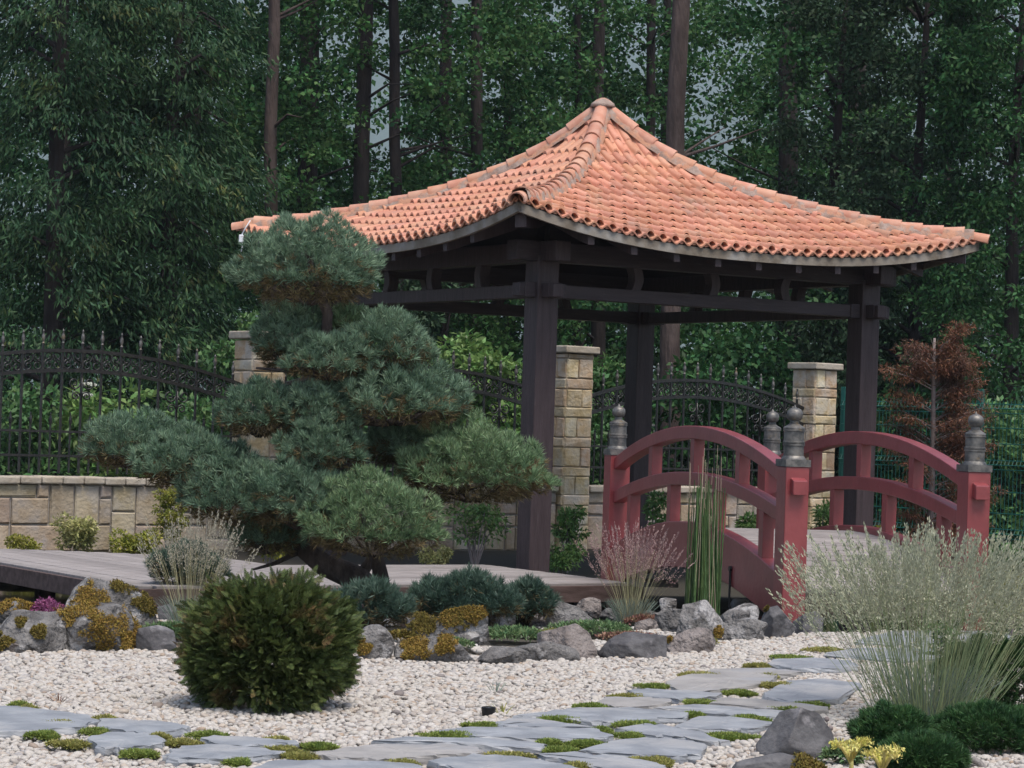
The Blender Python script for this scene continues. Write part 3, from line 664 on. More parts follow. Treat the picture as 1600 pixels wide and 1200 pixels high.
# ------------------------------------------------------------------ slate paving and gravel
SL = [  # photo outline of the top face, label, material
 ([(-40,1104),(25,1103),(70,1108),(120,1114),(152,1123),(120,1136),(60,1139),(-40,1141)], 'long grey slate slab at the left edge of the picture', 's'),
 ([(155,1123),(190,1122),(250,1127),(298,1134),(270,1142),(222,1144),(180,1137),(156,1134)], 'narrow grey slate slab with a broken tip in front and left of the round thuja', 's'),
 ([(140,1152),(180,1142),(230,1146),(262,1157),(235,1164),(190,1168),(155,1166)], 'small oval grey slate lying alone in gravel near the lower left', 's'),
 ([(258,1178),(285,1165),(340,1163),(400,1168),(440,1174),(400,1181),(330,1184),(265,1184)], 'grey slate slab with yellow moss at its right end near bottom left', 's'),
 ([(310,1153),(345,1149),(430,1153),(468,1159),(440,1162),(390,1164),(340,1161)], 'thin dark grey slate slab just in front of the round thuja', 's'),
 ([(487,1176),(545,1167),(590,1163),(690,1162),(745,1168),(753,1173),(700,1179),(640,1182),(592,1186),(540,1182)], 'broad warm grey slate slab left of the centre foreground', 'b'),
 ([(590,1157),(640,1151),(745,1152),(850,1162),(845,1167),(770,1166),(700,1160)], 'long thin slate slab behind the broad warm grey slab', 's'),
 ([(685,1141),(735,1136),(800,1135),(925,1137),(958,1149),(930,1153),(840,1154),(745,1150)], 'long blue grey slab right of the black spotlight', 's'),
 ([(772,1129),(800,1122),(815,1120),(870,1126),(925,1134),(850,1135),(790,1134)], 'blue grey slab tucked behind the long slab by the spotlight', 's'),
 ([(805,1118),(870,1109),(905,1105),(985,1105),(1072,1113),(1060,1120),(1000,1124),(955,1127),(920,1126),(860,1119)], 'large blue grey slab with a crack near the middle of the path', 's'),
 ([(930,1098),(948,1089),(1000,1089),(1050,1092),(1040,1099),(1010,1103),(960,1103)], 'pale slate slab on the left border of the path', 'b'),
 ([(985,1078),(1010,1075),(1060,1078),(1128,1083),(1110,1088),(1060,1091),(1000,1086)], 'narrow bluish slate slab next to the tall moss cushion', 's'),
 ([(1045,1064),(1080,1051),(1130,1044),(1200,1044),(1250,1049),(1210,1056),(1200,1064),(1150,1072),(1095,1080),(1065,1077)], 'large pale slab beside the white gravel at the bend of the path', 'b'),
 ([(1200,1036),(1215,1029),(1270,1028),(1330,1032),(1340,1041),(1280,1044),(1240,1043)], 'light blue slab at the left foot of the tall grass', 's'),
 ([(1195,1082),(1232,1064),(1290,1060),(1345,1068),(1310,1090),(1250,1095),(1200,1090)], 'broad blue slab with jagged left end beside the tall grass', 's'),
 ([(1110,1098),(1122,1091),(1180,1091),(1270,1101),(1295,1106),(1270,1109),(1200,1106)], 'beige slab in front of the jagged blue slab', 'b'),
 ([(1025,1106),(1060,1101),(1110,1101),(1200,1109),(1262,1113),(1260,1117),(1200,1117),(1130,1115),(1070,1110)], 'very long narrow slab ending at the big dark boulder', 's'),
 ([(1052,1135),(1095,1119),(1140,1119),(1205,1128),(1180,1138),(1140,1139),(1075,1137)], 'blue slab with a mossy front edge left of the big dark boulder', 's'),
 ([(965,1137),(1000,1131),(1035,1132),(1085,1141),(1136,1158),(1105,1158),(1060,1151),(1010,1147)], 'pointed blue slab cut by a dark crack in the lower right path', 's'),
 ([(905,1172),(950,1158),(1010,1152),(1070,1156),(1102,1162),(1090,1178),(1050,1180),(980,1176)], 'thick blue slab with a dark broken front edge above the lowest slabs', 's'),
 ([(835,1176),(900,1175),(960,1182),(1020,1190),(1048,1202),(960,1204),(880,1186)], 'low slate slab beside the yellow moss at the bottom of the path', 's'),
 ([(675,1188),(745,1178),(805,1180),(870,1192),(905,1201),(750,1205),(712,1199)], 'wide light blue slab at the bottom centre', 's'),
 ([(375,1204),(440,1187),(540,1187),(650,1193),(668,1206),(400,1216)], 'wide light blue slab at the bottom edge left of centre', 's'),
 ([(1290,1020),(1340,1012),(1480,1011),(1520,1020),(1400,1029)], 'flat slab partly hidden behind the tall grass stems', 's'),
 ([(1340,1000),(1400,986),(1540,985),(1600,999),(1480,1008)], 'pale bluish slab furthest back behind the tall grass', 's')]
slab_polys = []; slab_info = []
for poly, lab, mt in SL:
    P = [gnd(x, y, .032) for x, y in poly]; n = len(P)
    Q = []
    for i in range(n):
        a, b = P[i], P[(i+1) % n]
        for k in range(4):
            p = a.lerp(b, k/4); Q.append(p + Vector((random.uniform(-.012, .012), random.uniform(-.02, .02), 0)))
    c = sum(Q, Vector())/len(Q); th = random.uniform(.03, .045)
    m = MB(); k = len(Q); rings = [(1.035, .032-th), (1.045, .032-th*.5), (1.03, .027), (1.02, .032)]
    vs = []
    for s_, z in rings:
        for p in Q: vs.append(((p.x-c.x)*s_+random.uniform(-.005, .005), (p.y-c.y)*s_+random.uniform(-.005, .005), z+random.uniform(-.002, .002)))
    fs = [(r*k+i, r*k+(i+1) % k, (r+1)*k+(i+1) % k, (r+1)*k+i) for r in range(3) for i in range(k)]
    # top: ring + inner ring + centre, with gentle cleavage relief
    vs2 = [((p.x-c.x)*.55, (p.y-c.y)*.55, .033+random.uniform(-.002, .003)) for p in Q] + [(0, 0, .034)]
    o0 = len(vs); vs += vs2
    fs += [(3*k+i, 3*k+(i+1) % k, o0+(i+1) % k, o0+i) for i in range(k)] + [(o0+i, o0+(i+1) % k, o0+k) for i in range(k)]
    m.add(vs, fs)
    o = m.build('paving_slab', M['slateb' if mt == 'b' else 'slate'], smooth=False); o.location = (c.x, c.y, 0)
    tag(o, lab, 'paving slab', 'slate slabs of the garden path')
    slab_polys.append(np.array([(p.x, p.y) for p in P])); slab_info.append((c, lab))
def in_poly(X, Y, poly):
    ins = np.zeros(X.shape, bool); n = len(poly)
    for i in range(n):
        x1, y1 = poly[i]; x2, y2 = poly[(i+1) % n]
        cond = ((y1 > Y) != (y2 > Y)) & (X < (x2-x1)*(Y-y1)/(y2-y1+1e-12)+x1); ins ^= cond
    return ins
# pebbles: points carrying rotation and size, instanced from six pebble shapes
sp = .0198
gx, gy = np.meshgrid(np.arange(-4.2, 4.2, sp), np.arange(8.2, 15.75, sp)); gx = gx.ravel(); gy = gy.ravel()
k_ = np.abs(gx) < .215*gy+.25; gx, gy = gx[k_], gy[k_]
gx = gx + rng.uniform(-.5, .5, gx.shape)*sp; gy = gy + rng.uniform(-.5, .5, gy.shape)*sp
kill = np.zeros(gx.shape, bool)
for pl_ in slab_polys: kill |= in_poly(gx, gy, pl_)
edge = np.interp(gx, [-3, -1.2, .2, .75, 1.1, 1.5, 3], [12.75, 12.85, 12.95, 13.4, 14.0, 15.0, 16])
pat = np.sin(gx*6.1+1.3)*np.sin(gy*4.3+.7)+.6*np.sin(gx*13+gy*9)
kill |= (gy > edge+.1) & (pat < .25) | (gy > edge+.1) & (rng.uniform(size=gx.shape) < .25)
gx, gy = gx[~kill], gy[~kill]
npb = len(gx)
me = bpy.data.meshes.new('gravel'); me.vertices.add(npb)
gz = rng.uniform(-.012, .006, npb) + .006*np.sin(gx*5.1)*np.sin(gy*3.7)
me.vertices.foreach_set('co', np.stack([gx, gy, gz], 1).astype(np.float32).ravel())
ar = me.attributes.new('prot', 'FLOAT_VECTOR', 'POINT'); ar.data.foreach_set('vector', np.stack([rng.uniform(-.5, .5, npb), rng.uniform(-.5, .5, npb), rng.uniform(0, 6.28, npb)], 1).astype(np.float32).ravel())
as_ = me.attributes.new('pscl', 'FLOAT', 'POINT'); as_.data.foreach_set('value', (rng.lognormal(0, .24, npb)*1.0).clip(.55, 1.9).astype(np.float32))
gr = bpy.data.objects.new('gravel', me); COL.objects.link(gr); tag(gr, kind='stuff')
pcol = bpy.data.collections.new('pebble_shapes')
for i in range(6):
    bm = bmesh.new(); bmesh.ops.create_icosphere(bm, subdivisions=2, radius=.0122)
    sx_, sy_, sz_ = random.uniform(1.0, 1.35), random.uniform(.8, 1.05), random.uniform(.55, .8)
    for v in bm.verts:
        d = 1+.16*noise.noise(v.co*85+Vector((i*9, 0, 0))); v.co = Vector((v.co.x*sx_*d, v.co.y*sy_*d, v.co.z*sz_*d))
    pm = bpy.data.meshes.new('pebble'); bm.to_mesh(pm); bm.free(); pm.materials.append(M['pebble'])
    pm.polygons.foreach_set('use_smooth', np.ones(len(pm.polygons), bool))
    po = bpy.data.objects.new('pebble', pm); pcol.objects.link(po)
ng = bpy.data.node_groups.new('pebble_scatter', 'GeometryNodeTree')
ng.interface.new_socket('Geometry', in_out='INPUT', socket_type='NodeSocketGeometry'); ng.interface.new_socket('Geometry', in_out='OUTPUT', socket_type='NodeSocketGeometry')
n1, n2 = ng.nodes.new('NodeGroupInput'), ng.nodes.new('NodeGroupOutput')
m2p = ng.nodes.new('GeometryNodeMeshToPoints'); iop = ng.nodes.new('GeometryNodeInstanceOnPoints'); ci = ng.nodes.new('GeometryNodeCollectionInfo')
ci.inputs['Collection'].default_value = pcol; ci.inputs['Separate Children'].default_value = True; ci.inputs['Reset Children'].default_value = True
na = ng.nodes.new('GeometryNodeInputNamedAttribute'); na.data_type = 'FLOAT_VECTOR'; na.inputs['Name'].default_value = 'prot'
nb_ = ng.nodes.new('GeometryNodeInputNamedAttribute'); nb_.data_type = 'FLOAT'; nb_.inputs['Name'].default_value = 'pscl'
iop.inputs['Pick Instance'].default_value = True
Lk = ng.links.new
Lk(n1.outputs[0], m2p.inputs['Mesh']); Lk(m2p.outputs[0], iop.inputs['Points']); Lk(ci.outputs[0], iop.inputs['Instance'])
Lk(na.outputs[0], iop.inputs['Rotation']); Lk(nb_.outputs[0], iop.inputs['Scale']); Lk(iop.outputs[0], n2.inputs[0])
md = gr.modifiers.new('pebbles', 'NODES'); md.node_group = ng

# ------------------------------------------------------------------ moss cushions between the slabs
def cushion(c, rx, ry, h, n, L, W, mtl, name, mi_mat=None):
    """low mound covered in tiny upright leaves; local origin at c"""
    r = np.sqrt(rng.uniform(0, 1, n)); a = rng.uniform(0, 2*np.pi, n)
    lob = 1+.22*np.sin(a*3+c.x*9)+.15*np.sin(a*5+c.y*7)
    x = r*np.cos(a)*rx*lob; y = r*np.sin(a)*ry*lob; z = h*np.sqrt(np.clip(1-(r*.97)**2, 0, 1))*(1+.15*np.sin(x*60)*np.sin(y*45))
    P = np.stack([x, y, z*rng.uniform(.75, 1, n)], 1)
    D = unit(np.stack([x/rx*.5, y/ry*.5, np.full(n, .35)], 1)+rng.normal(size=(n, 3))*.55)
    V, Fc = cards(P, D, A(0, 0, 1)+rng.normal(size=(n, 3))*.35, L*rng.uniform(.6, 1.3, n), W)
    o = link(name, np_mesh(name, V, Fc), mtl); o.location = c; return o
MS = [(44,1104,12,3,'y'),(92,1128,25,4,'y'),(68,1145,24,7,'g'),(108,1159,28,9,'y'),(147,1140,20,4,'g'),(163,1120,15,3,'y'),(215,1174,28,9,'g'),(248,1148,14,3,'y'),(285,1157,26,5,'y'),(325,1145,28,5,'g'),
 (372,1188,18,5,'g'),(432,1153,20,3,'y'),(497,1163,25,6,'g'),(440,1169,26,6,'y'),(470,1178,24,7,'y'),(628,1190,27,4,'y'),(755,1131,28,6,'g'),(705,1146,42,5,'g'),(925,1101,28,4,'g'),(873,1122,38,6,'g'),(985,1086,30,4,'y'),
 (796,1178,33,5,'y'),(857,1157,20,4,'g'),(917,1159,30,8,'g'),(878,1169,28,6,'g'),(902,1194,22,5,'y'),(940,1138,16,4,'g'),(985,1147,24,6,'g'),(1022,1070,25,7,'g'),(1095,1052,36,4,'y'),(1184,1038,20,10,'y'),(1235,1025,30,5,'g'),
 (1290,1013,32,5,'y'),(1155,1080,25,8,'g'),(1218,1068,28,7,'y'),(1095,1095,27,5,'g'),(1230,1107,30,4,'g'),(1268,1099,27,5,'g'),(1083,1114,16,3,'g'),(1170,1120,30,4,'g'),(1141,1148,40,10,'g'),(995,1129,35,4,'g'),(1020,1186,34,10,'y'),(1200,1054,18,3,'y'),(30,1098,14,2,'g')]
used_l = set()
for (x, y, rx, ry, c) in MS:
    p = gnd(x, y, .03); p.z = .012; mpx = FPX/p.y; wx = rx/mpx
    dist = [((p-ci_[0]).length, ci_[1], ci_[0]) for ci_ in slab_info]; dist.sort(key=lambda t: t[0])
    colw = 'green' if c == 'g' else 'yellowish'; size = 'wide ' if rx >= 33 else ('small ' if rx <= 20 else '')
    for d_, lab, sc_ in dist:
        v = p-sc_; side = ('behind' if v.y > 0 else 'in front of') if abs(v.y) > abs(v.x)*.35 else ('left of' if v.x < 0 else 'right of')
        cw_ = lab.split()[:9]
        while cw_[-1] in ('of', 'the', 'a', 'in', 'at', 'by', 'and', 'with', 'its', 'an', 'on', 'to', 'near', 'left', 'right', 'yellow', 'round', 'big', 'tall', 'white', 'dark', 'bottom', 'lower', 'broad', 'front', 'behind', 'between', 'beside', 'long', 'black', 'warm', 'grey', 'blue', 'jagged', 'path', 'broken', 'just', 'mossy', 'cut', 'above', 'lowest', 'partly', 'hidden', 'furthest', 'alone', 'lying', 'ending', 'narrow', 'gravel', 'tip', 'moss', 'end', 'crack', 'edge'): cw_.pop()
        core = ' '.join(cw_)
        L_ = f'{size}{colw} moss {side} the {core}'
        if L_ not in used_l: break
    used_l.add(L_)
    o = cushion(p, wx, max(.05, wx*.8), max(.016, ry/mpx*.5), int(900+rx*ry*7), .015, .006, M['moss' if c == 'g' else 'mossy'], 'moss_cushion')
    tag(o, L_, 'moss', 'moss cushions between the slate slabs')

# ------------------------------------------------------------------ rocks
def rock(x0, x1, ytop, ybase, label, mtl='rock', seed=0, deep=.8, moss=(), flat=0, Y=None, na=.62):
    """photo extent -> a boulder standing on the ground; moss: (fraction x, fraction up, radius fraction, material)"""
    base = gnd((x0+x1)/2, ybase, 0.0)
    if Y: base = at((x0+x1)/2, ybase, Y)
    mpx = FPX/base.y; wd = (x1-x0)/mpx; hh = (ybase-ytop)/mpx
    c = Vector((base.x, base.y+wd*deep*.35, base.z))
    rs = random.Random(seed*17+3)
    bm = bmesh.new(); bmesh.ops.create_icosphere(bm, subdivisions=5, radius=1)
    pl_ = []
    for i in range(15):
        n = Vector((rs.gauss(0, 1), rs.gauss(0, 1), rs.gauss(.2, .8))).normalized(); pl_.append((n, rs.uniform(.50, .88)))
    if flat: pl_.append((Vector((rs.gauss(0, .1), rs.gauss(-.1, .1), 1)).normalized(), 1-flat))
    of = Vector((seed*3.7, seed*1.3, 0))
    for v in bm.verts:
        for n, d in pl_:
            q = v.co.dot(n)
            if q > d: v.co -= n*(q-d)*.97
    mnx = min(v.co.x for v in bm.verts); mxx = max(v.co.x for v in bm.verts); mz = max(v.co.z for v in bm.verts)
    sx_ = wd/(mxx-mnx); sz_ = hh/(mz+.32)
    for v in bm.verts:
        p = Vector(((v.co.x-(mnx+mxx)/2)*sx_, v.co.y*sx_*deep, (v.co.z+.32)*sz_))
        nn = v.co.normalized()
        p += na*nn*(noise.fractal(p*(2.6/wd)+of, 1.0, 2.0, 5)*.030*wd - abs(noise.noise(p*(6/wd)+of))*.035*wd + noise.noise(p*(22/wd)+of)*.008*wd)
        v.co = p
    me = bpy.data.meshes.new('garden_rock'); bm.normal_update()
    vco = [v.co.copy() for v in bm.verts]; vn = [v.normal.copy() for v in bm.verts]
    bm.to_mesh(me); bm.free()
    o = link('garden_rock', me, M[mtl], smooth=True, sharp=50); o.location = c
    tag(o, label, 'rock', 'rocks edging the pond and gravel')
    VC = np.array(vco); VN = np.array(vn)
    toward = unit(np.array([[-c.x, -c.y, EYE.z]]))[0]
    for fx, fz, fr, mm in moss:
        vis = VN@toward > -.15
        tx = (fx-.5)*wd; tz = fz*hh
        d = np.hypot(VC[:, 0]-tx, (VC[:, 2]-tz)*1.2); ok = vis & (d < fr*wd*(.95+.75*np.array([noise.noise(Vector(q)*(7/wd)+of)+.6*noise.noise(Vector(q)*(19/wd)+of) for q in VC])))
        idx = np.nonzero(ok)[0]
        if len(idx) < 4: continue
        n = int(min(9000, 2600+fr*wd*14000)); pick = rng.choice(idx, n)
        P = VC[pick]+rng.normal(size=(n, 3))*wd*.012+VN[pick]*rng.uniform(0, .006, (n, 1))
        D = unit(VN[pick]*.4+A(0, 0, .2)+rng.normal(size=(n, 3))*.6)
        V, Fc = cards(P, D, VN[pick]+A(0, 0, .4)+rng.normal(size=(n, 3))*.3, .011*rng.uniform(.6, 1.3, n), .006)
        link('moss_patch', np_mesh('moss_patch', V, Fc), M[mm], o)
    return o
rock(93,247,906,990,'large grey boulder with mustard moss in front of the boardwalk, the tallest one there','rock',1,.7,((.32,.62,.17,'mossr'),(.62,.9,.12,'mosso'),(.86,.55,.11,'mosso'),(.62,.30,.09,'mosso')))
rock(46,212,942,1019,'broad grey rock with orange moss on top and at its right end','rock',2,.7,((.42,.88,.17,'mossr'),(.72,.42,.18,'mossr'),(.9,.2,.09,'mossr')))
rock(-30,97,957,1021,'pale grey rock with dark moss spots cut by the left picture edge','rock',3,.8,((.72,.55,.07,'mosso'),(.45,.72,.06,'mosso'),(.30,.25,.09,'mosso')))
rock(-25,62,938,968,'low grey rock with mustard moss behind the pale rock on the far left','rock',4,.8,((.78,.75,.22,'mossr'),(.4,.7,.15,'mossr')))
rock(211,274,979,1019,'small dark triangular rock left of the round thuja','rockd',5,.8)
rock(244,282,944,970,'small dark rock behind the beige plumed grass','rockd',6,.8)
rock(556,616,977,1031,'smooth upright grey stone right of the round thuja','rock',7,.8,((.12,.35,.22,'mossr'),))
rock(610,746,995,1035,'low grey rock with two orange moss cushions on the gravel edge','rock',8,.6,((.27,.6,.15,'mossr'),(.62,.68,.10,'mossr')))
rock(676,764,947,1003,'grey rock with a thick mustard moss cap below the dark green mugo pine','rock',9,.7,((.45,.78,.30,'mosso'),(.30,.7,.22,'mossr'),(.72,.75,.2,'mossr')))
rock(632,690,960,1000,'dark mossy rock left of the rock with the moss cap','rockd',10,.8,((.5,.6,.35,'mosso'),))
rock(748,806,948,981,'grey hump shaped rock right of the rock with the moss cap','rock',11,.8)
rock(743,827,1011,1038,'flat bluish rock at the gravel edge between two pale rocks','rock',12,.6)
rock(812,858,929,964,'brown mossy rock in front of the right end of the mugo pine','rockb',13,.8,((.5,.65,.36,'mossr'),))
rock(846,936,940,984,'grey wedge shaped rock with a dark left face left of the pink plumed grass','rock',14,.8)
rock(838,934,976,1028,'large brownish rock with a pointed top in the middle of the rock row','rockb',15,.7)
rock(798,908,1003,1033,'long low grey rock in front of the large brownish rock','rock',16,.55)
rock(896,940,934,966,'small rounded brown rock behind the pink plumed grass','rockb',17,.8)
rock(932,1042,991,1029,'long grey rock on the gravel edge right of the large brownish rock','rockd',18,.6)
rock(1038,1120,981,1020,'brown block with an orange mossy corner at the gravel edge','rockb',19,.6,((.06,.5,.10,'mossr'),))
rock(1022,1080,951,982,'grey slanted rock behind the brown block','rock',20,.8)
rock(1055,1134,938,1003,'tall pile shaped grey rock below the horsetail','rock',21,.7,((.82,.25,.10,'mossr'),))
rock(1003,1032,954,972,'small pale rock between the pink plumed grass and the horsetail','rock',22,.8)
rock(1126,1186,943,981,'grey pointed rock under the near end of the red bridge','rock',23,.8)
rock(1128,1202,967,1000,'low grey rock in front of the pointed rock by the bridge','rock',24,.6)
rock(1184,1246,947,996,'dark grey rock at the foot of the near bridge post','rockd',25,.8,((.2,.9,.08,'mosso'),))
rock(1184,1312,1106,1186,'big dark boulder with a sharp ridge in the right foreground','rockd',26,.7,na=.45)
rock(1135,1300,1178,1222,'dark boulder with dry brown moss cut by the bottom edge','rockd',27,.6,((.78,.6,.16,'mosso'),),na=.5)
rock(700,750,984,1004,'small grey stone behind the low rock with two orange moss cushions','rock',28,.8)
rock(868,910,962,985,'small flat grey stone at the foot of the wedge shaped rock','rock',29,.8)
for x0, x1, yt, yb, lab, mt in (
 (690,742,935,962,'grey rock half under the dark green mugo pine','rock'),(1080,1140,957,992,'light grey rock right of the tall pile shaped rock','rock'),(1060,1100,972,1002,'small light grey rock between the brown block and the tall pile shaped rock','rock'),
 (990,1030,966,988,'small grey rock behind the reddish stonecrop','rockb'),(935,965,950,968,'small grey stone left of the pink plumed grass','rock'),(1165,1195,985,1000,'small grey stone at the gravel edge near the bridge','rock'),
 (795,832,955,976,'small grey stone between the hump shaped rock and the brown mossy rock','rock'),(1240,1290,955,990,'grey rock behind the left side of the big grass','rockd'),(1030,1058,935,956,'pale rock at the water edge left of the horsetail','rock'),
 (1140,1178,936,952,'small pale rock at the water edge right of the horsetail','rock'),(0,40,1000,1022,'small mossy stone at the foot of the pale grey rock on the far left','rockb'),(880,900,948,962,'tiny brown stone behind the wedge shaped rock','rockb')):
    rock(x0,x1,yt,yb,lab,mt,int(x0)%97+31,.8)
# low flowering ground cover between the rocks
def cover(x, y, rx, n, h, mtl, label, cat_='ground cover plant', L=.022):
    p = gnd(x, y, .0); mpx = FPX/p.y; o = cushion(p+Vector((0, 0, .01)), rx/mpx, rx/mpx*.9, h, n, L, .010, M[mtl], 'ground_cover_plant'); tag(o, label, cat_); return o
cover(72, 968, 26, 1500, .10, 'flowerm', 'magenta flowering cushion between the mossy rocks on the far left')
cover(62, 990, 16, 900, .05, 'flowerm', 'small magenta flowering patch at the foot of the pale grey rock on the left')
cover(265, 995, 40, 1800, .05, 'sedumg', 'low green carpet plant beside the small dark triangular rock', L=.035)
cover(800, 1000, 48, 2400, .05, 'sedumg', 'low green stonecrop carpet right of the rock with the moss cap', L=.03)
cover(930, 990, 60, 2600, .05, 'sedumg', 'yellow green stonecrop carpet at the foot of the pink plumed grass', L=.028)
cover(1005, 978, 32, 1700, .05, 'sedumr', 'reddish pink stonecrop carpet right of the pink plumed grass', L=.024)
cover(625, 1004, 24, 1200, .05, 'mosso', 'rust coloured moss tuft right of the smooth upright stone')
cover(870, 1000, 38, 1500, .04, 'mossy', 'pale yellow stonecrop patch behind the large brownish rock')
cover(700, 1012, 40, 1500, .035, 'sedumg', 'flat green stonecrop patch between the low mossy rock and the flat bluish rock', L=.022)
cover(985, 1003, 42, 1600, .035, 'sedumr', 'rusty stonecrop strip behind the long dark grey edge rock', L=.022)
cover(1090, 1006, 30, 1000, .03, 'mossy', 'yellowish moss strip right of the brown block at the gravel edge', L=.018)
cover(170, 1003, 36, 1200, .035, 'sedumg', 'green stonecrop patch between the orange mossed rock and the small dark triangular rock', L=.022)
# black garden spotlight sunk in the gravel
p = gnd(763, 1119, 0)
o = empty('garden_spotlight', p, 0, 'small black ground spotlight sticking out of the white gravel', 'spotlight')
m = MB(); m.lathe([(.022, -.03), (.026, .0), (.030, .03), (.030, .036), (.0265, .038), (.026, .030)], n=20); m.build('housing', M['black'], o, smooth=True, sharp=40)
m = MB(); m.lathe([(.0255, .029), (.018, .034), (.004, .036)], n=18); m.build('lens', M['glass'], o, smooth=True)
# driftwood in the bottom right corner
p = gnd(1500, 1200, 0.0)
m = MB(); m.tube([p+Vector((-.10, .0, -.02)), p+Vector((-.05, 0, .025)), p+Vector((.01, .01, .045)), p+Vector((.07, .02, .02)), p+Vector((.12, .02, -.03))], [.010, .013, .015, .013, .009], 10, jit=.12)
tag(m.build('driftwood', M['drift'], smooth=True), 'curved grey piece of driftwood at the bottom right edge', 'driftwood')
# ------------------------------------------------------------------ cloud pruned pine
PY = 15.5; PM = FPX/PY
PT = empty('pine_tree', at(585, 962, PY), 0, 'cloud pruned blue green pine with flat needle pads and a bent trunk', 'pine tree')
PT.location.z = 0; P0 = PT.location.copy()
def pl(x, y, dy=0): return at(x, y, PY+dy)-P0
# trunk and main limbs
m = MB()
m.tube([pl(600, 985), pl(592, 940), pl(560, 905, .05), pl(505, 880, .1), pl(462, 845, .12), pl(450, 800, .1), pl(478, 750, .05), pl(520, 705), pl(545, 650), pl(528, 595, -.02), pl(508, 545), pl(512, 490), pl(492, 440), pl(480, 390)],
       [.105, .088, .078, .075, .066, .06, .056, .052, .048, .043, .038, .033, .026, .016], 10, jit=.10)
m.build('trunk', M['bark'], PT, smooth=True)
m = MB(); m.tube([pl(596, 950), pl(596, 905, -.1), pl(590, 870, -.2), pl(585, 830, -.25)], [.06, .05, .04, .02], 9, jit=.10); m.build('limb', M['bark'], PT, smooth=True)
for pts, r0 in (([(560, 905, .05), (590, 860, .1), (650, 800, .05), (720, 765, 0), (800, 745, 0)], .04), ([(540, 655, 0), (600, 662, 0), (680, 645, 0), (720, 630, 0)], .028),
                ([(528, 600, 0), (470, 640, 0), (420, 665, 0), (380, 660, 0)], .024), ([(510, 540, 0), (570, 560, 0), (630, 550, 0)], .02), ([(505, 560, 0), (450, 580, 0), (400, 575, 0)], .02),
                ([(452, 800, .1), (390, 790, .1), (300, 750, .15), (200, 725, .2), (150, 700, .2)], .034), ([(460, 845, .12), (400, 850, .1), (370, 840, .1)], .022), ([(470, 860, .1), (430, 880, 0), (395, 890, -.05)], .02), ([(520, 705, 0), (505, 715, -.1), (490, 700, -.2)], .02)):
    m = MB(); n = len(pts); m.tube([pl(*p) for p in pts], [r0*(1-.65*i/(n-1)) for i in range(n)], 7, jit=.12); m.build('limb', M['bark'], PT, smooth=True)
def pad(parent, c, rx, ry_up, ry_dn, rd, dens=1.0, L=.060, nn=25, W=.0044, mats=('pine', 'pineold'), name='foliage_pad', old=.35, seed=0, branch=True):
    """dome of needle tufts; c local centre, rx half width, rd half depth, ry_up/ry_dn heights above/below c"""
    rs = np.random.default_rng(seed+11)
    c = np.array(c)
    area = 2*np.pi*((rx*rd)**.8+2*(rx*ry_up)**.8)/3*1.25
    n = int(area/(.053**2)*dens)
    d = rdir(n*2, -.55, 1.0)
    k = rs.uniform(0, 6, 6)
    lump = lambda q: .83+.13*np.sin(q[:, 0]*5.3+k[0])*np.sin(q[:, 1]*4.7+k[1])+.09*np.sin(q[:, 0]*9+q[:, 2]*8+k[2])+.05*np.sin(q[:, 1]*12+k[3]+q[:, 0]*11)
    lf = lump(d)
    zs = np.where(d[:, 2] > 0, ry_up, ry_dn)
    P = d*lf[:, None]*np.stack([np.full(len(d), rx), np.full(len(d), rd), zs], 1)
    up = d[:, 2] > -.22
    top = P[up][:n]; dt = d[up][:n]
    Ax = unit(dt/A(rx, rd, ry_up)*ry_up*.55+A(0, 0, .62)+rng.normal(size=dt.shape)*.22)
    V1, F1 = needles(top+c, Ax, nn, L, W, 1.0)
    # underside and interior: older browned needles
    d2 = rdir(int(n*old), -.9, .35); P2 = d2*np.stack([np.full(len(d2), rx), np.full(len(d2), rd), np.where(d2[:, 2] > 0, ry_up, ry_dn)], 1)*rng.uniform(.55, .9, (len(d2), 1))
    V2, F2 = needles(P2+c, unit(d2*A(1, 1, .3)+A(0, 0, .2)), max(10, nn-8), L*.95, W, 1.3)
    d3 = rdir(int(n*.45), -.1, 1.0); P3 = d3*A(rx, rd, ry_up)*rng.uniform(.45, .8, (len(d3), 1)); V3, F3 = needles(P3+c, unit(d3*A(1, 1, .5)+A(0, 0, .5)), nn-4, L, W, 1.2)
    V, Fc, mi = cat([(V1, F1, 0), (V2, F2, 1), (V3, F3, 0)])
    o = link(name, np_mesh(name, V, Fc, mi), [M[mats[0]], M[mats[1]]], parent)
    if branch:
        m = MB()
        for i in range(9):
            a = rs.uniform(0, 6.28); e = Vector((c[0]+math.cos(a)*rx*.8, c[1]+math.sin(a)*rd*.8, c[2]+ry_up*rs.uniform(-.1, .35))); s_ = Vector((c[0]+math.cos(a)*rx*.08, c[1], c[2]-ry_dn*.75))
            m.tube([s_, s_.lerp(e, .5)+Vector((0, 0, -.02)), e], [.012, .008, .004], 5, cap=False)
        tw = m.build('twigs', M['bark'], o, smooth=True)
    return o
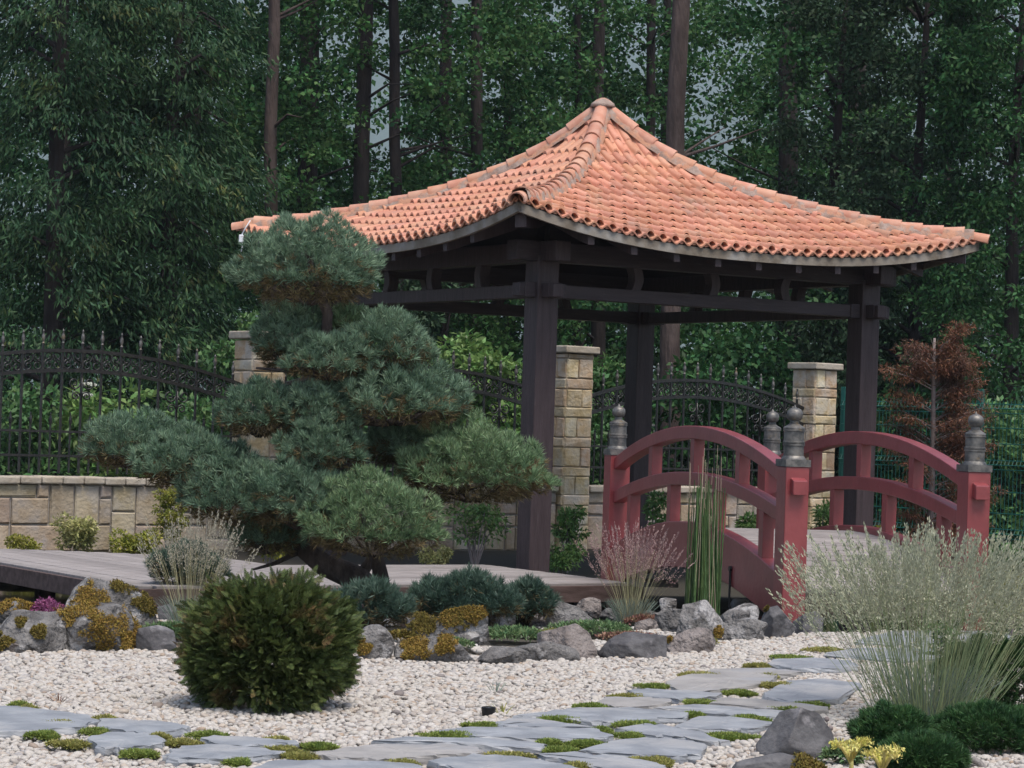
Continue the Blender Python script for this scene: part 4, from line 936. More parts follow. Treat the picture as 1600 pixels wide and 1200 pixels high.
PADS = [ # x0,x1,ytop,ybottom, depth offset, material, old
 (352, 606, 336, 488, 0, 'pine', .4), (385, 530, 468, 585, .10, 'pine', .5), (520, 682, 482, 590, .0, 'pine', .5), (430, 600, 520, 600, -.12, 'pine', .3), (335, 480, 592, 690, -.05, 'pine', .6), (430, 560, 600, 672, -.15, 'pine', .3), (465, 760, 565, 672, 0, 'pine', .45),
 (422, 585, 642, 745, -.2, 'pine', .35), (560, 700, 655, 730, .25, 'pine', .6), (600, 880, 655, 795, 0, 'pineg', .65), (116, 305, 643, 738, .2, 'pine', .4), (195, 405, 670, 768, 0, 'pine', .4),
 (265, 480, 700, 830, -.15, 'pine', .35), (372, 565, 712, 836, -.3, 'pine', .35), (352, 482, 782, 872, -.05, 'pine', .5), (455, 706, 738, 880, -.45, 'pineg', .35), (500, 585, 480, 530, .1, 'pineg', .8)]
for i, (x0, x1, yt, yb, dy, mt, old) in enumerate(PADS):
    ym = yt+(yb-yt)*.66; c = pl((x0+x1)/2, ym, dy); mp = FPX/(PY+dy)
    rx = (x1-x0)/2/mp*.95; ru = (ym-yt)/mp*1.03; rdn = (yb-ym)/mp*1.0
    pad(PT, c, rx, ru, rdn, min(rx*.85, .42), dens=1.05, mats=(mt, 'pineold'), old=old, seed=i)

# mugo pines by the pond
def mugo(x0, x1, yt, yb, Y, label, seed):
    b = at((x0+x1)/2, yb, Y); b.z = 0; o = empty('mugo_pine', b, 0, label, 'shrub', None)
    mp = FPX/Y; h = (yb-yt)/mp*.88; rx = (x1-x0)/2/mp
    m = MB()
    for i in range(7):
        a = i*.9; m.tube([(0, 0, 0), (math.cos(a)*rx*.3, math.sin(a)*.1, h*.35), (math.cos(a)*rx*.7, math.sin(a)*.2, h*.6)], [.016, .012, .006], 6)
    m.build('branches', M['bark'], o, smooth=True)
    pad(o, (0, 0, h*.36), rx, h*.62, h*.34, rx*.75, dens=1.0, L=.06, nn=22, mats=('mugo', 'pineold'), name='foliage', old=.3, seed=seed, branch=False)
    for k, (fx, fz, s) in enumerate(((-.55, .5, .5), (.5, .45, .55), (.1, .72, .5), (-.2, .35, .5))):
        pad(o, (fx*rx, -rx*.3, h*fz), rx*s, h*.34, h*.2, rx*s, dens=.9, L=.06, nn=22, mats=('mugo', 'pineold'), name='foliage', old=.25, seed=seed+k+1, branch=False)
mugo(640, 812, 874, 972, 14.9, 'dark green mugo pine shrub just left of the front gazebo post', 40)
mugo(770, 872, 882, 960, 15.2, 'blue green mugo pine shrub at the foot of the front gazebo post', 50)
mugo(512, 642, 915, 1003, 14.4, 'blue green mugo pine shrub between the round thuja and the pine trunk', 60)
mugo(235, 350, 815, 900, 17.2, 'small dark blue green pine shrub behind the beige plumed grass', 70)

# ------------------------------------------------------------------ round thuja
TB = gnd(418, 1106, 0); TH = empty('globe_thuja', TB, 0, 'round dark green thuja bush with bronze tips in the white gravel', 'bush')
def spray_template(n=7, L=.038):
    P = []; D = []; N_ = []; Ls = []; Ws = []
    for i in range(n):
        t_ = i/(n-1); z = t_*L; ln = L*(.42*(1-t_)+.16)
        for s in (-1, 1):
            P.append((0, 0, z)); D.append((s*.75, 0, .75)); N_.append((0, 1, 0)); Ls.append(ln); Ws.append(.013)
    P.append((0, 0, 0)); D.append((0, 0, 1)); N_.append((0, 1, 0)); Ls.append(L*1.2); Ws.append(.012)
    return cards(np.array(P, float), np.array(D, float), np.array(N_, float), np.array(Ls), .0048, .1)
SV, SF = spray_template()
def thuja_shell(nc, per, r, h, zc):
    d = rdir(nc, -.9, .97); hxy = unit(d[:, :2]); d = np.concatenate([hxy*((1-np.abs(d[:, 2:])**2.6)**(1/2.6)), d[:, 2:]], 1); q = rng.uniform(.55, .93, (nc, 1))*(1+.05*np.sin(d[:, :1]*7)*np.sin(d[:, 2:]*6+1))
    C = d*q*A(r, r, h); C[:, 2] += zc
    cr = rng.uniform(.035, .07, (nc, 1, 1)); l = rng.normal(size=(nc, per, 3)); l = unit(l)*rng.uniform(.2, 1, (nc, per, 1))**.5
    P = (C[:, None]+l*cr).reshape(-1, 3); dd = np.repeat(d, per, 0)
    Z = unit(dd*A(1, 1, .5)+l.reshape(-1, 3)*.5+A(0, 0, .22)+rng.normal(size=dd.shape)*.35)
    ok = np.linalg.norm((P-A(0, 0, zc))/A(r, r, h), axis=1) > .45
    P, Z = P[ok], Z[ok]; M3 = frames(Z); s = rng.uniform(.6, 1.3, (len(P), 1, 1)); return inst(SV, SF, M3*s, P)
hT = (1106-897)/(FPX/TB.y); rT = 146/(FPX/TB.y)
V, Fc = thuja_shell(520, 36, rT*.93, hT*.50, hT*.47)
link('foliage', np_mesh('foliage', V, Fc), M['thuja'], TH)
m = MB()
for i in range(16):
    a = i*2.4; m.tube([(0, 0, 0), (math.cos(a)*.10, math.sin(a)*.10, hT*.3), (math.cos(a)*rT*.7, math.sin(a)*rT*.7, hT*(.25+.5*((i*7) % 5)/5))], [.013, .009, .004], 5)
m.build('branches', M['bark'], TH, smooth=True)

# ------------------------------------------------------------------ ornamental grasses
def ribbons(n, base_r, h, spread, w, bend=.35, seg=4, hj=.15):
    """curved flat stems; returns V,F, tip points, tip directions"""
    a = rng.uniform(0, 2*np.pi, n); r = np.sqrt(rng.uniform(0, 1, n)); b = np.stack([np.cos(a)*r*base_r, np.sin(a)*r*base_r, np.zeros(n)], 1)
    a2 = a+rng.normal(size=n)*.4; q = np.clip(r+rng.normal(size=n)*.18, 0, 1.25)*spread; H_ = h*(1-rng.uniform(0, hj, n)-.12*(q/max(spread, 1e-6))**2)
    dirh = np.stack([np.cos(a2), np.sin(a2), np.zeros(n)], 1); pts = []
    for k in range(seg+1):
        t_ = k/seg; pts.append(b+dirh*(q*(t_*(1-bend)+bend*t_**2.2))[:, None]+np.stack([np.zeros(n), np.zeros(n), H_*t_], 1))
    pts = np.stack(pts, 1); s = unit(np.stack([-np.sin(rng.uniform(0, 6.28, n)), np.cos(rng.uniform(0, 6.28, n)), np.zeros(n)], 1))
    ww = w*np.linspace(1, .45, seg+1)
    V = np.stack([pts-s[:, None]*ww[None, :, None]/2, pts+s[:, None]*ww[None, :, None]/2], 2)
    V = V.reshape(n, (seg+1)*2, 3); base = np.arange(n)[:, None, None]*(seg+1)*2
    q_ = np.array([[2*k, 2*k+1, 2*k+3, 2*k+2] for k in range(seg)])[None]
    return V.reshape(-1, 3), (base+q_).reshape(-1, 4), pts[:, -1], unit(pts[:, -1]-pts[:, -2]), pts
def panicles(tip, tdir, length, ns, L, W, width, droop=.2):
    n = len(tip); t_ = rng.uniform(0, 1, (n, ns)); a = rng.uniform(0, 6.28, (n, ns))
    x = frames(tdir); w_ = width*(1.1-t_)*np.sqrt(t_+.1)*rng.uniform(.2, 1, (n, ns))
    off = x[:, None, :, 0]*(np.cos(a)*w_)[..., None]+x[:, None, :, 1]*(np.sin(a)*w_)[..., None]+tdir[:, None]*((t_-.35)*length)[..., None]
    P = tip[:, None]+off; P[..., 2] -= droop*w_
    D = off/np.linalg.norm(off, axis=2, keepdims=True)*.5+tdir[:, None]*.9+rng.normal(size=off.shape)*.25
    return cards(P.reshape(-1, 3), D.reshape(-1, 3), rng.normal(size=(n*ns, 3)), L*rng.uniform(.7, 1.3, n*ns), W, .1)
def grass(name, b, label, stems, base_r, h, spread, sw, stem_m, pan, pan_m, blades=None, blade_m='blade', bend=.35, catn='ornamental grass', hj=.26):
    o = empty(name, b, 0, label, catn)
    V, Fc, tip, td, pts = ribbons(stems, base_r, h, spread, sw, bend, 5, hj); link('stems', np_mesh('stems', V, Fc), M[stem_m], o)
    if pan:
        V, Fc = panicles(tip, td, *pan); link('panicles', np_mesh('panicles', V, Fc), M[pan_m], o)
    if blades:
        V, Fc, *_ = ribbons(*blades); link('blades', np_mesh('blades', V, Fc), M[blade_m], o)
    return o
b = gnd(1450, 1128, 0)
grass('ornamental_grass', b, 'big clump of blue green grass with a wide pale cloud of seed heads in the right foreground', 460, .22, .675, .34, .0036, 'bluest', (.27, 72, .017, .0056, .036), 'panicle', (320, .16, .26, .16, .004, .6), 'blade', .12)
b = gnd(985, 976, 0)
grass('ornamental_grass', b, 'small tuft of straw coloured grass with pink plumes in front of the red bridge', 100, .05, .50, .19, .0036, 'straw', (.24, 60, .012, .0042, .024), 'pinkp', (260, .09, .17, .10, .0035, .6), 'blade', .25)
b = at(298, 985, 13.9); b.z = .0
grass('ornamental_grass', b, 'tuft of grey green grass with beige plumes behind the round thuja', 95, .06, .55, .19, .0034, 'straw', (.22, 55, .012, .004, .030), 'beigep', (260, .10, .22, .14, .0035, .6), 'blade', .25)
# horsetail in the pond
b = at(1098, 950, 15.95); b.z = -.15
HS = empty('horsetail', b, 0, 'tall narrow clump of green horsetail in front of the red bridge', 'water plant')
for nm, n, mtl, hh, rr in (('green_stems', 120, 'reed', (.70, 1.08), .115), ('dry_stems', 26, 'reedd', (.85, 1.28), .12)):
    m = MB()
    for i in range(n):
        a = random.uniform(0, 6.28); r = math.sqrt(random.random())*rr; x, y = r*math.cos(a), r*math.sin(a)*.7; h = random.uniform(*hh); lx, ly = random.gauss(-x*.12, .012), random.gauss(0, .012)
        zs = np.arange(-random.uniform(0, .08), h, .085); pts = []; rad = []
        for z in zs:
            for dz, q in ((0, 1.0), (.076, .97), (.079, 1.12), (.083, 1.1)):
                if z+dz < h: pts.append((x+lx*(z+dz)/h*2, y+ly*(z+dz)/h*2, z+dz)); rad.append((.0042 if 'g' in nm else .0028)*q*(1-.4*z/h))
        m.tube(pts, rad, 5, cap=False)
    m.build(nm, M[mtl], HS, smooth=True)
# sprouts in the gravel
def sprout(x, y, h, n, mtl, label, sp_=.05):
    p = gnd(x, y, 0); o = empty('weed_sprout', p, 0, label, 'weed'); V, Fc, *_ = ribbons(n, .02, h, sp_, .006, .4); link('blades', np_mesh('blades', V, Fc), M[mtl], o)
sprout(775, 1084, .06, 12, 'blade', 'thin grey green grass sprout in the white gravel above the spotlight')
sprout(785, 1118, .055, 9, 'leafy', 'yellow green weed sprout right beside the black spotlight')
sprout(92, 1098, .04, 12, 'sedumr', 'small reddish weed in the gravel at the far left')

# ------------------------------------------------------------------ broadleaf plants
def leafcloud(n, c, r, L, W, droop=.0, flat=.0, hollow=.0):
    d = rdir(n); q = rng.uniform(hollow, 1, (n, 1))**.5
    P = A(*c)+d*q*A(*r)
    D = unit(d*.6+rng.normal(size=(n, 3))*.6+A(0, 0, -droop)); N_ = unit(rng.normal(size=(n, 3))*(1-flat)+A(0, 0, 1.0))
    return cards(P, D, N_, L*rng.uniform(.6, 1.25, n), W, .12)
def shrub(name, x, yb, yt, wpx, Y, label, mtl, n, L, W, clumps=14, stems=5, catn='shrub', group=None, zb=-.08, droop=.1, stemm='twig', hollow=.3, up=.3, z0=None):
    b = at(x, yb, Y)
    if z0 is None: b.z = zb
    mp = FPX/Y; h = (yb-yt)/mp if z0 is None else z0; rx = wpx/2/mp
    if z0 is None: h = at(x, yt, Y).z-zb
    o = empty(name, b, 0, label, catn, group); parts = []; m = MB()
    for i in range(clumps):
        a = random.uniform(0, 6.28); q = math.sqrt(random.random())*.72; z = h*random.uniform(up, .82)
        env = math.sqrt(max(.15, 1-((z/h-.5)/.62)**2))
        c = (math.cos(a)*q*rx*env, math.sin(a)*q*rx*.8*env, z); r = rx*random.uniform(.28, .45)
        parts.append(leafcloud(n//clumps, c, (r, r, min(r*.8, h*.24)), L, W, droop, .1, hollow))
        if i < stems: m.tube([(0, 0, -.02), (c[0]*.5, c[1]*.5, z*.6), c], [.012*h+.002, .009*h, .003], 5, cap=False)
    V, Fc, _ = cat(parts); link('foliage', np_mesh('foliage', V, Fc), M[mtl], o)
    if stems: m.build('stems', M[stemm], o, smooth=True)
    return o
# shrubs on the bank in front of the wall
shrub('garden_shrub', 118, 860, 796, 86, 21.6, 'rounded pale yellow green shrub against the far left wall', 'leafyp', 2600, .04, .018, 16, 4)
shrub('garden_shrub', 210, 864, 824, 92, 21.4, 'flat golden yellow shrub against the left wall', 'leafy', 2400, .035, .018, 14, 4)
shrub('garden_shrub', 38, 862, 836, 60, 21.5, 'low yellow green tuft of a shrub at the far left edge behind the boardwalk', 'leafy', 1200, .03, .014, 8, 3)
shrub('golden_conifer', 262, 862, 748, 62, 22.2, 'upright yellow green conifer left of the pine in front of the wall', 'leafy', 2600, .035, .014, 18, 3)
shrub('garden_shrub', 420, 872, 812, 90, 21.6, 'yellow green shrub glimpsed behind the lowest pads of the pine', 'leafy', 1800, .035, .016, 12, 4)
shrub('leafy_shrub', 742, 874, 772, 110, 21.9, 'loose upright shrub with thin bare stems left of the front gazebo post', 'leafb', 900, .055, .022, 14, 9, up=.45)
shrub('garden_shrub', 682, 874, 848, 60, 21.6, 'low pale green shrub at the wall foot right of the pine trunk', 'leafyp', 1100, .035, .014, 8, 3)
shrub('leafy_shrub', 888, 874, 770, 66, 22.6, 'slim green shrub between the front gazebo post and the red bridge', 'leafb', 900, .055, .022, 14, 7, up=.35)
shrub('garden_shrub', 880, 876, 846, 70, 21.9, 'low green plant at the wall foot right of the front gazebo post', 'leafb', 1100, .05, .016, 10, 3)
shrub('leafy_shrub', 1022, 872, 752, 74, 23.5, 'light green shrub seen through the left railing of the bridge', 'leafb', 900, .055, .022, 14, 6)
shrub('leafy_shrub', 1168, 866, 792, 80, 22.5, 'bright green shrub seen under the middle rail of the bridge', 'leafb', 1300, .06, .022, 12, 5)
shrub('garden_shrub', 1284, 862, 768, 62, 24.0, 'tuft of narrow green leaves in front of the right stone pillar', 'leafb', 1300, .07, .014, 10, 3)
shrub('garden_shrub', 1372, 868, 772, 50, 23.0, 'yellow green shrub at the foot of the right gazebo post', 'leafy', 900, .05, .02, 8, 3)
shrub('garden_shrub', 1572, 905, 822, 110, 17.5, 'dark shrub with orange young leaves right of the bridge post', 'leafm', 900, .075, .026, 12, 5)
shrub('golden_shrub', 1580, 960, 876, 70, 15.6, 'golden leaved shrub behind the big grass at the right edge', 'leafy', 900, .04, .016, 10, 3)
o = shrub('fern_tuft', 1478, 1000, 935, 60, 13.8, 'small ferny green tuft behind the stems of the big grass', 'sedumg', 700, .05, .014, 8, 3)
# rusty red maple
b = at(1452, 850, 24.5); b.z = -.1
MPm = empty('red_maple', b, 0, 'rusty red layered maple with a bare grey leader right of the gazebo', 'tree')
mpx = FPX/24.5; zt = at(1452, 528, 24.5).z+.1
m = MB(); m.tube([(0, 0, 0), (.01, 0, zt*.5), (-.01, 0, zt*.85), (-.01, .0, zt)], [.035, .028, .02, .012], 8); m.build('trunk', M['twig'], MPm, smooth=True)
parts = []; m = MB()
for i in range(120):
    f = random.uniform(.06, .97); z = zt*f; side = random.choice((-1, 1, 1)); a = random.uniform(-1.0, 1.0)
    env = (np.interp(f, [0, .3, .6, .8, 1], [60, 70, 92, 95, 30]) if side < 0 else np.interp(f, [0, .3, .6, .8, 1], [95, 105, 100, 80, 45]))/mpx
    ln = env*random.uniform(.45, 1.0); rise = random.uniform(-.02, .14)
    e = Vector((side*ln*math.cos(a), ln*math.sin(a)*.8, z+rise)); s_ = Vector((0, 0, max(.1, z-.10)))
    m.tube([s_, s_.lerp(e, .5)+Vector((0, 0, .03)), e], [.008, .005, .002], 5, cap=False)
    for t_ in (.45, .62, .8, 1.0):
        c = s_.lerp(e, t_)+Vector((random.gauss(0, .03), random.gauss(0, .03), random.gauss(0, .02))); parts.append(leafcloud(62, c, (.115, .11, .032), .05, .009, .2, .5))
for k in range(9): m.tube([(0, 0, zt*(.80+.02*k)), (random.uniform(-.16, .16), random.uniform(-.1, .1), zt*(.86+.02*k))], [.004, .0015], 4, cap=False)
for k in range(8): parts.append(leafcloud(60, (.22+.05*random.gauss(0, 1), 0, zt*random.uniform(.9, 1.06)), (.09, .09, .04), .05, .009, .1, .3))
V, Fc, _ = cat(parts); link('foliage', np_mesh('foliage', V, Fc), M['maple'], MPm); m.build('branches', M['twig'], MPm, smooth=True)
# dwarf conifers in the right foreground
def dwarf(x, yb, yt, wpx, Y, label, n=1500):
    b = at(x, yb, Y); b.z = -.01; h = at(x, yt, Y).z+.01; rx = wpx/2/(FPX/Y)
    o = empty('dwarf_conifer', b, 0, label, 'shrub')
    d = rdir(n, -.5, 1.0); lump = 1+.10*np.sin(d[:, :1]*9+x)*np.sin(d[:, 2:]*8)+.07*np.sin(d[:, 1:2]*15+d[:, :1]*11)
    P = d*rng.uniform(.75, 1, (n, 1))*lump*A(rx, rx*.9, h*.55); P[:, 2] += h*.43
    V, Fc = needles(P, unit(d+A(0, 0, .45)), 16, .034, .0036, 1.0); link('foliage', np_mesh('foliage', V, Fc), M['dwarf'], o)
    m = MB()
    for i in range(8): a = i*.8; m.tube([(0, 0, 0), (math.cos(a)*rx*.3, math.sin(a)*rx*.3, h*.3), (math.cos(a)*rx*.65, math.sin(a)*rx*.6, h*.55)], [.01, .008, .004], 5)
    m.build('branches', M['bark'], o, smooth=True)
dwarf(1562, 1170, 994, 200, 11.2, 'large dark green dwarf conifer at the right edge beside the tall grass', 2400)
dwarf(1548, 1240, 1104, 190, 9.9, 'dark green dwarf conifer in the bottom right corner', 2000)
dwarf(1392, 1215, 1106, 120, 9.6, 'small dark green dwarf conifer behind the yellow stonecrop flowers', 1500)
dwarf(1440, 1250, 1150, 130, 9.2, 'low dark green dwarf conifer at the bottom right of the yellow flowers', 1300)
# yellow stonecrop flowers
def stonecrop(x, y, s, label):
    b = at(x, 1215, 8.85); b.z = 0.0; o = empty('stonecrop_flower', b, 0, label, 'flower', 'yellow stonecrop flowers'); top = at(x, y, 8.85).z
    m = MB(); m.tube([(0, 0, 0), (.004, 0, top*.5), (0, 0, top-.01)], [.009, .008, .008], 7); ends = []
    for i in range(7):
        a = i*2.4; e = Vector((math.cos(a)*s*.9, math.sin(a)*s*.8, top+random.uniform(-.004, .03))); m.tube([(0, 0, top-.05), e*.6+Vector((0, 0, (top-.02)*.4)), e], [.006, .006, .007], 6); ends.append(e)
    m.build('stalk', M['flowery'], o, smooth=True)
    P = np.concatenate([np.repeat(np.array(e)[None], 60, 0)+rng.normal(size=(60, 3))*A(.014, .012, .006) for e in ends]); n = len(P)
    V, Fc = cards(P, unit(rng.normal(size=(n, 3))*.7+A(0, 0, .8)), rng.normal(size=(n, 3)), .014*rng.uniform(.7, 1.3, n), .007); link('florets', np_mesh('florets', V, Fc), M['flowery'], o)
stonecrop(1328, 1168, .055, 'pale yellow stonecrop flower cluster, the taller left one of two')
stonecrop(1378, 1183, .050, 'pale yellow stonecrop flower cluster, the lower right one of two')
sb_ = gnd(1318, 1196, 0)
tag(cushion(sb_+Vector((0, 0, 0)), .07, .06, .07, 700, .03, .012, M['sedumg'], 'stonecrop_leaves'), 'grey green leaf tuft under the yellow stonecrop flowers', 'plant')
for x, y, lab in ((1292, 1124, 'dry round seed head above the big dark boulder, the upper of two'), (1298, 1138, 'dry round seed head above the big dark boulder, the lower of two')):
    p = at(x, y, 9.75); m = MB(); m.lathe([(.002, -.010), (.009, -.005), (.010, .003), (.006, .009), (.001, .011)], (0, 0, 0), 10); m.tube([(0, 0, -.008), (.015, .02, -p.z*.5), (.03, .04, -p.z)], .0018, 5)
    o = m.build('seed_head', M['twig'], smooth=True); o.location = p; tag(o, lab, 'seed head')
# ------------------------------------------------------------------ the wood behind the fence
def crown_mesh(name, n_cl, per, rx, z0, z1, L, W, droop=.15, cr=(.35, .75), taper=.3, vis=.5, zb=9.5):
    """leaf clumps through a tall crown; a share of the clumps is kept low where the picture looks"""
    parts = []
    for i in range(n_cl):
        z = rng.uniform(z0, zb) if rng.uniform() < vis else rng.uniform(z0, z1)
        t_ = (z-z0)/(z1-z0); a = rng.uniform(0, 6.28); q = math.sqrt(rng.uniform(.05, 1))*rx*(1-taper*abs(t_-.45)*1.6)
        r = rng.uniform(*cr); parts.append(leafcloud(per, (math.cos(a)*q, math.sin(a)*q, z), (r, r, r*.55), L, W, droop, .15))
    V, Fc, _ = cat(parts); return np_mesh(name, V, Fc)
GAPS = [(600, 140, 46, 180, .72), (1125, 150, 50, 110, .58), (545, 250, 26, 80, .6), (215, 105, 30, 40, .7), (255, 165, 40, 30, .6), (985, 60, 30, 70, .6), (520, 40, 26, 60, .7), (690, 20, 30, 40, .5)]   # openings in the leaves (seen as photo px)
def is_gap(X, Y, z):
    v = Vector((X, Y, z))-EYE; f = v.dot(FW); x = 800+FPX*v.dot(RT)/f; y = 600-FPX*v.dot(UP)/f
    for gx_, gy_, rx_, ry_, pr in GAPS:
        if ((x-gx_)/rx_)**2+((y-gy_)/ry_)**2 < 1 and rng.uniform() < pr: return True
    return False
def crown_for(b, n_cl, per, rx, z0, z1, lean, tw):
    parts = []
    for i in range(n_cl):
        z = rng.uniform(z0, 9.0) if rng.uniform() < .6 else rng.uniform(z0, z1)
        t_ = (z-z0)/(z1-z0); a = rng.uniform(0, 6.28); q = math.sqrt(rng.uniform(.05, 1))*rx*(1-.3*abs(t_-.45)*1.6)
        x, y = math.cos(a)*q+lean*z, math.sin(a)*q+.5; r = rng.uniform(.28, .62)
        if is_gap(b.x+x, b.y+y, z): continue
        if y < .15 and abs(x-lean*z) < tw+r*.8 and rng.uniform() < .88: continue
        parts.append(leafcloud(int(per*1.75), (x, y, z), (r, r, r*.5), .088, .062, .1, .15))
    V, Fc, _ = cat(parts); return np_mesh('crown', V, Fc)
def trunk_part(parent, w, h, lean, mtl, seed):
    m = MB(); rs = random.Random(seed); pts = []; rad = []
    for k in range(12):
        z = h*k/11; pts.append((lean*z+rs.gauss(0, .02)*(k > 0), rs.gauss(0, .02)*(k > 0), z-.25)); rad.append(w/2*(1.15 if k == 0 else 1)*(1-.5*k/11))
    m.tube(pts, rad, 10, jit=.06)
    for k in range(14):
        z = rs.uniform(2.0, h*.8); a = rs.uniform(0, 6.28); ln = rs.uniform(.5, 1.2); s_ = Vector((lean*z, 0, z)); e = s_+Vector((math.cos(a)*ln, math.sin(a)*ln, ln*rs.uniform(.1, .5)))
        m.tube([s_, s_.lerp(e, .5)+Vector((0, 0, .06)), e+Vector((0, 0, rs.uniform(-.2, .2)))], [.028, .016, .006], 5, cap=False)
    m.build('trunk', M[mtl], parent, smooth=True)
TR = [ # x at base, x at top of frame, trunk width px, depth, bark, crown (0-2 dense, 3-4 thin, None), label
 (424,428,24,35,'barkr',1,'slim brown tree trunk in the wood left of the gazebo roof'),
 (479,484,40,39,'barkd',0,'thick dark tree trunk right of the slim brown trunk'),
 (556,574,30,36,'barkd',3,'dark tree trunk leaning right beside the bright gap in the wood'),
 (632,614,22,36,'barkd',4,'thin bent tree trunk right of the bright gap in the wood'),
 (700,698,26,42,'barkd',2,'dark tree trunk deep in the wood right of the thin bent one'),
 (738,746,24,37,'barkd',0,'straight dark tree trunk rising behind the left roof slope'),
 (800,796,22,45,'barkd',1,'faint dark tree trunk deep in the wood left of the roof apex'),
 (903,906,16,44,'barkd',3,'thin tree trunk just left of the roof apex'),
 (936,937,26,40,'barkd',4,'dark tree trunk rising right behind the roof apex'),
 (1008,1019,20,44,'barkd',3,'thin leaning tree trunk right of the roof apex'),
 (1036,1042,18,47,'barkd',2,'thin dark tree trunk tucked behind the thick reddish one'),
 (1046,1063,36,32,'barkr',3,'thick reddish tree trunk behind the right roof slope'),
 (1230,1236,38,36,'barkd',4,'thick dark tree trunk right of the hazy gap behind the roof'),
 (1322,1346,36,40,'barkd',1,'dark tree trunk half hidden by leaves at the upper right'),
 (1490,1482,26,43,'barkd',0,'dark tree trunk deep in the leaves at the far upper right'),
 (300,306,26,42,'barkd',2,'dark tree trunk hidden in the leaves at the upper left'),
 (100,96,34,40,'barkd',1,'dark tree trunk behind the drooping tree at the far left')]
for i, (xb, xt, wpx, Y, bk, cr, lab) in enumerate(TR):
    b = at(xb, 700, Y); top = at(xt, 0, Y); b.z = -.12; lean = (top.x-b.x)/(top.z-b.z)
    o = empty('forest_tree', b, 0, lab, 'tree', 'trees of the wood behind the garden')
    trunk_part(o, wpx/(FPX/Y), 15, lean, bk, i)
    link('crown', crown_for(b, 135 if cr < 3 else 75, 95, 2.1, 1.6, 15, lean, wpx/(FPX/Y)/2), M['leafe' if i in (0, 3, 5, 8, 10, 12, 14) else 'leafd'], o)
# big drooping tree on the left
def droop_crown(name, n_cl, rx, z0, z1):
    parts = []
    for i in range(n_cl):
        z = rng.uniform(z0, z1); t_ = (z-z0)/(z1-z0); env = rx*(1-.55*t_**1.5)*(.75+.25*math.sin(z*3.1+1)); a = rng.uniform(0, 6.28); q = env*math.sqrt(rng.uniform(.25, 1))
        c = A(math.cos(a)*q, math.sin(a)*q, z); out = A(math.cos(a), math.sin(a), -.35); k = 115
        t = rng.uniform(0, 1, (k, 1)); P = c+out*(t*.75-.3)+rng.normal(size=(k, 3))*A(.14, .14, .07)
        D = unit(out*.6+A(0, 0, -.65)+rng.normal(size=(k, 3))*.5); parts.append(cards(P, D, rng.normal(size=(k, 3)), .125*rng.uniform(.6, 1.2, k), .030, .12))
    V, Fc, _ = cat(parts); return np_mesh(name, V, Fc)
for i, (x, Y, rx, z1, lab) in enumerate(((70, 32.0, 2.0, 9.0, 'large leafy tree with drooping pointed leaves at the left edge'), (250, 33.0, 1.6, 7.0, 'leafy tree with drooping leaves between the left edge tree and the roof corner'))):
    b = at(x, 700, Y); b.z = -.1; o = empty('drooping_tree', b, 0, lab, 'tree')
    m = MB(); m.tube([(0, 0, -.2), (.05, 0, 2), (0, 0, 5), (.1, 0, z1)], [.16, .13, .09, .03], 9)
    for k in range(26):
        z = rng.uniform(1.0, z1*.9); a = k*2.4; ln = rx*.75*(1-.5*z/z1); m.tube([(0, 0, z), (math.cos(a)*ln*.5, math.sin(a)*ln*.5, z+.25), (math.cos(a)*ln, math.sin(a)*ln, z+.05)], [.04, .025, .008], 5, cap=False)
    m.build('trunk', M['barkd'], o, smooth=True)
    link('crown', droop_crown('crown', 430 if i == 0 else 300, rx, .5, z1), M['leafc'], o)
# leafy trees on the right that hang to the ground
for i, (x, Y, rx, z1, nc, mt, lab) in enumerate(((1290, 34, 1.1, 7.5, 190, 'leafg', 'leafy tree hanging over the right roof slope in front of the dark trunks'), (1420, 33, 1.3, 8.0, 260, 'leafg', 'dense grey green tree above the red maple'), (1570, 31.5, 1.3, 8.0, 260, 'leafd', 'dense dark green tree at the right edge behind the green mesh fence'), (1660, 36, 1.6, 9, 200, 'leafd', 'dark tree whose leaves fill the upper right corner'))):
    b = at(x, 700, Y); b.z = -.1; o = empty('leafy_tree', b, 0, lab, 'tree')
    m = MB(); m.tube([(0, 0, -.2), (.05, 0, 2), (0, 0, 4.5), (.1, 0, z1)], [.13, .10, .07, .02], 8)
    for k in range(16):
        z = rng.uniform(.8, z1*.9); a = k*2.4; ln = rx*.7; m.tube([(0, 0, z), (math.cos(a)*ln*.5, math.sin(a)*ln*.5, z+.25), (math.cos(a)*ln, math.sin(a)*ln, z+.2)], [.035, .02, .006], 5, cap=False)
    m.build('trunk', M['barkd'], o, smooth=True)
    parts = []
    for k in range(nc):
        z = rng.uniform(.3, z1); a = rng.uniform(0, 6.28); q = math.sqrt(rng.uniform(.15, 1))*rx*(1-.3*z/z1); r = rng.uniform(.22, .42); parts.append(leafcloud(120, (math.cos(a)*q, math.sin(a)*q, z), (r, r, r*.6), .085, .042, .35, .1))
    V, Fc, _ = cat(parts); link('crown', np_mesh('crown', V, Fc), M[mt], o)
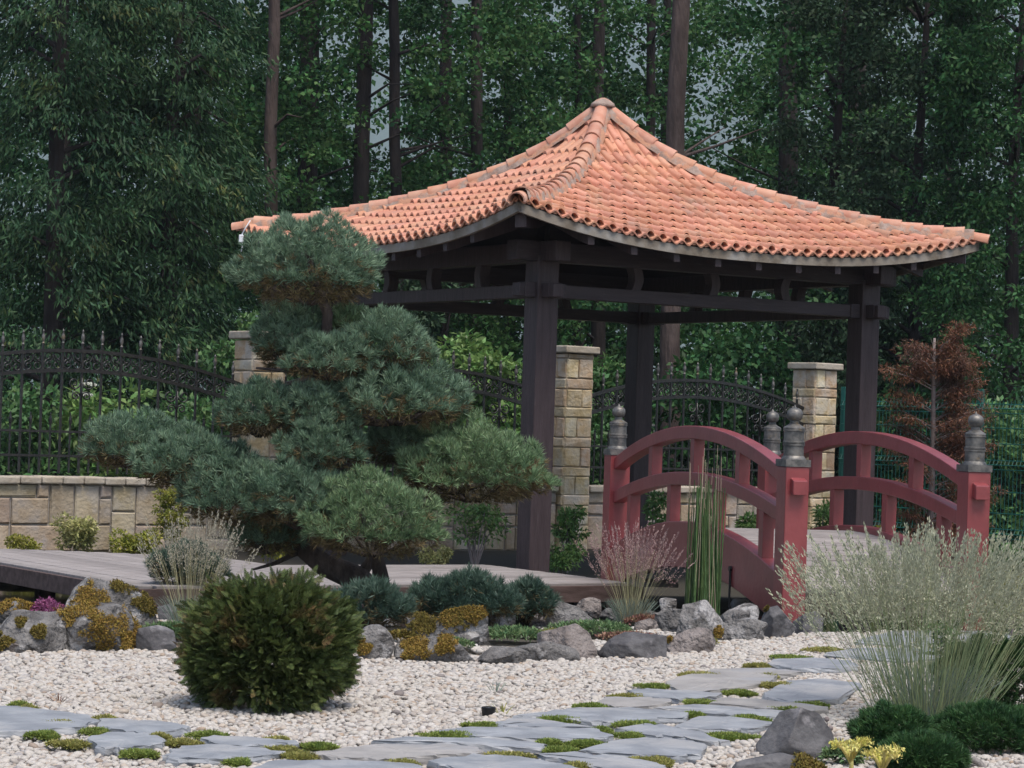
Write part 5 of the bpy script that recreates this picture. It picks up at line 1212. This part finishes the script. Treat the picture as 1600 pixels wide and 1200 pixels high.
# undergrowth right behind the iron fence
UG = [ # x, y top, width px, depth, material, leaves, leaf length/width, label
 (20, 560, 150, 27.5, 'leafm', 4500, .10, .045, 'green bush behind the iron fence at the left edge'),
 (165, 572, 170, 27.8, 'leafb', 3600, .12, .05, 'bright green elder bush with white flowers behind the left iron fence'),
 (290, 590, 130, 28.4, 'leafm', 3600, .10, .045, 'dark green bush behind the right end of the left iron fence'),
 (400, 440, 150, 30.0, 'leafm', 5200, .10, .05, 'tall green bush behind the left stone pillar and the pine crown'),
 (560, 440, 160, 30.5, 'leafm', 5200, .10, .05, 'green bush behind the left lower beam of the gazebo'),
 (655, 235, 130, 33.0, 'leafg', 5200, .10, .04, 'tall grey green bush rising above the left roof slope'),
 (690, 480, 150, 29.5, 'leafb', 5200, .10, .05, 'bright green bush seen between the pine and the front gazebo post'),
 (775, 500, 120, 29.0, 'leafb', 4200, .10, .05, 'bright leafy bush just left of the front gazebo post behind the fence'),
 (910, 500, 130, 30.0, 'leafm', 5000, .11, .055, 'green bush above the middle stone pillar under the gazebo'),
 (1085, 520, 150, 30.5, 'leafd', 4800, .10, .05, 'dark bush behind the iron fence under the gazebo beams'),
 (960, 620, 120, 29.3, 'leafm', 3600, .10, .045, 'green bush behind the iron fence left of the back gazebo post'),
 (1190, 480, 170, 32.5, 'leafd', 5200, .10, .05, 'dark bush between the back gazebo post and the right stone pillar'),
 (1290, 470, 140, 33.0, 'leafg', 5200, .10, .05, 'dark green bush above the right stone pillar'),
 (1420, 560, 170, 31.5, 'leafd', 5000, .10, .045, 'dark bush behind the green mesh fence and the red maple'),
 (1570, 600, 150, 30.0, 'leafm', 5000, .10, .045, 'dark green bush behind the mesh fence at the right edge')]
for x, yt, wpx, Y, mt, n, L, W, lab in UG:
    shrub('bush', x, 850, yt, wpx*1.25, Y, lab, mt, n, L, W, 30, 6, 'bush', 'bushes behind the fences', -.12, .2, 'barkd', .2, .08)
# white elder flowers on the bright bush
for x, y, lab in ((139, 602, 'white flower umbel behind the left iron fence, the upper one'), (133, 618, 'white flower umbel behind the left iron fence, the lower one')):
    p = at(x, y, 27.0); n = 260; r = np.sqrt(rng.uniform(0, 1, n)); a = rng.uniform(0, 6.28, n)
    P = np.stack([r*np.cos(a)*.075, r*np.sin(a)*.07, .02*(1-r*r)], 1); V, Fc = cards(P, unit(rng.normal(size=(n, 3))+A(0, -.4, .8)), rng.normal(size=(n, 3)), .022, .018)
    o = link('flower_umbel', np_mesh('flower_umbel', V, Fc), M['flowerw']); o.location = p; tag(o, lab, 'flower', 'white flowers of the elder bush')
# the dense wood further back reads as one dark mass with a few gaps
parts = []
for i in range(1500):
    Y = rng.uniform(42, 60); x = rng.uniform(-250, 1850); z = rng.uniform(-.1, 13) if rng.uniform() < .5 else rng.uniform(-.1, 8.5)
    X = (x-800)/FPX*Y; y_px = 661-(z-1.2)*FPX/Y
    if is_gap(X, Y, z): continue
    if rng.uniform() < .12: continue
    r = rng.uniform(.45, .9); parts.append(leafcloud(80, (X, Y, z), (r, r, r*.6), .16, .11, .1, .1))
V, Fc, _ = cat(parts)
tag(link('woodland', np_mesh('woodland', V, Fc), M['leafd']), kind='stuff')

# ------------------------------------------------------------------ misty air that fades the far hillside
m = bpy.data.materials.new('misty_air'); m.use_nodes = True; t = m.node_tree; t.nodes.remove(t.nodes['Principled BSDF'])
pv = t.nodes.new('ShaderNodeVolumePrincipled'); pv.inputs['Color'].default_value = (.72, .87, 1, 1); pv.inputs['Density'].default_value = .00028; t.links.new(pv.outputs[0], t.nodes['Material Output'].inputs['Volume'])
hb = MB(); hb.box((0, 1420, 298), (5000, 2880, 604)); hz = hb.build('haze', m); tag(hz, kind='stuff')
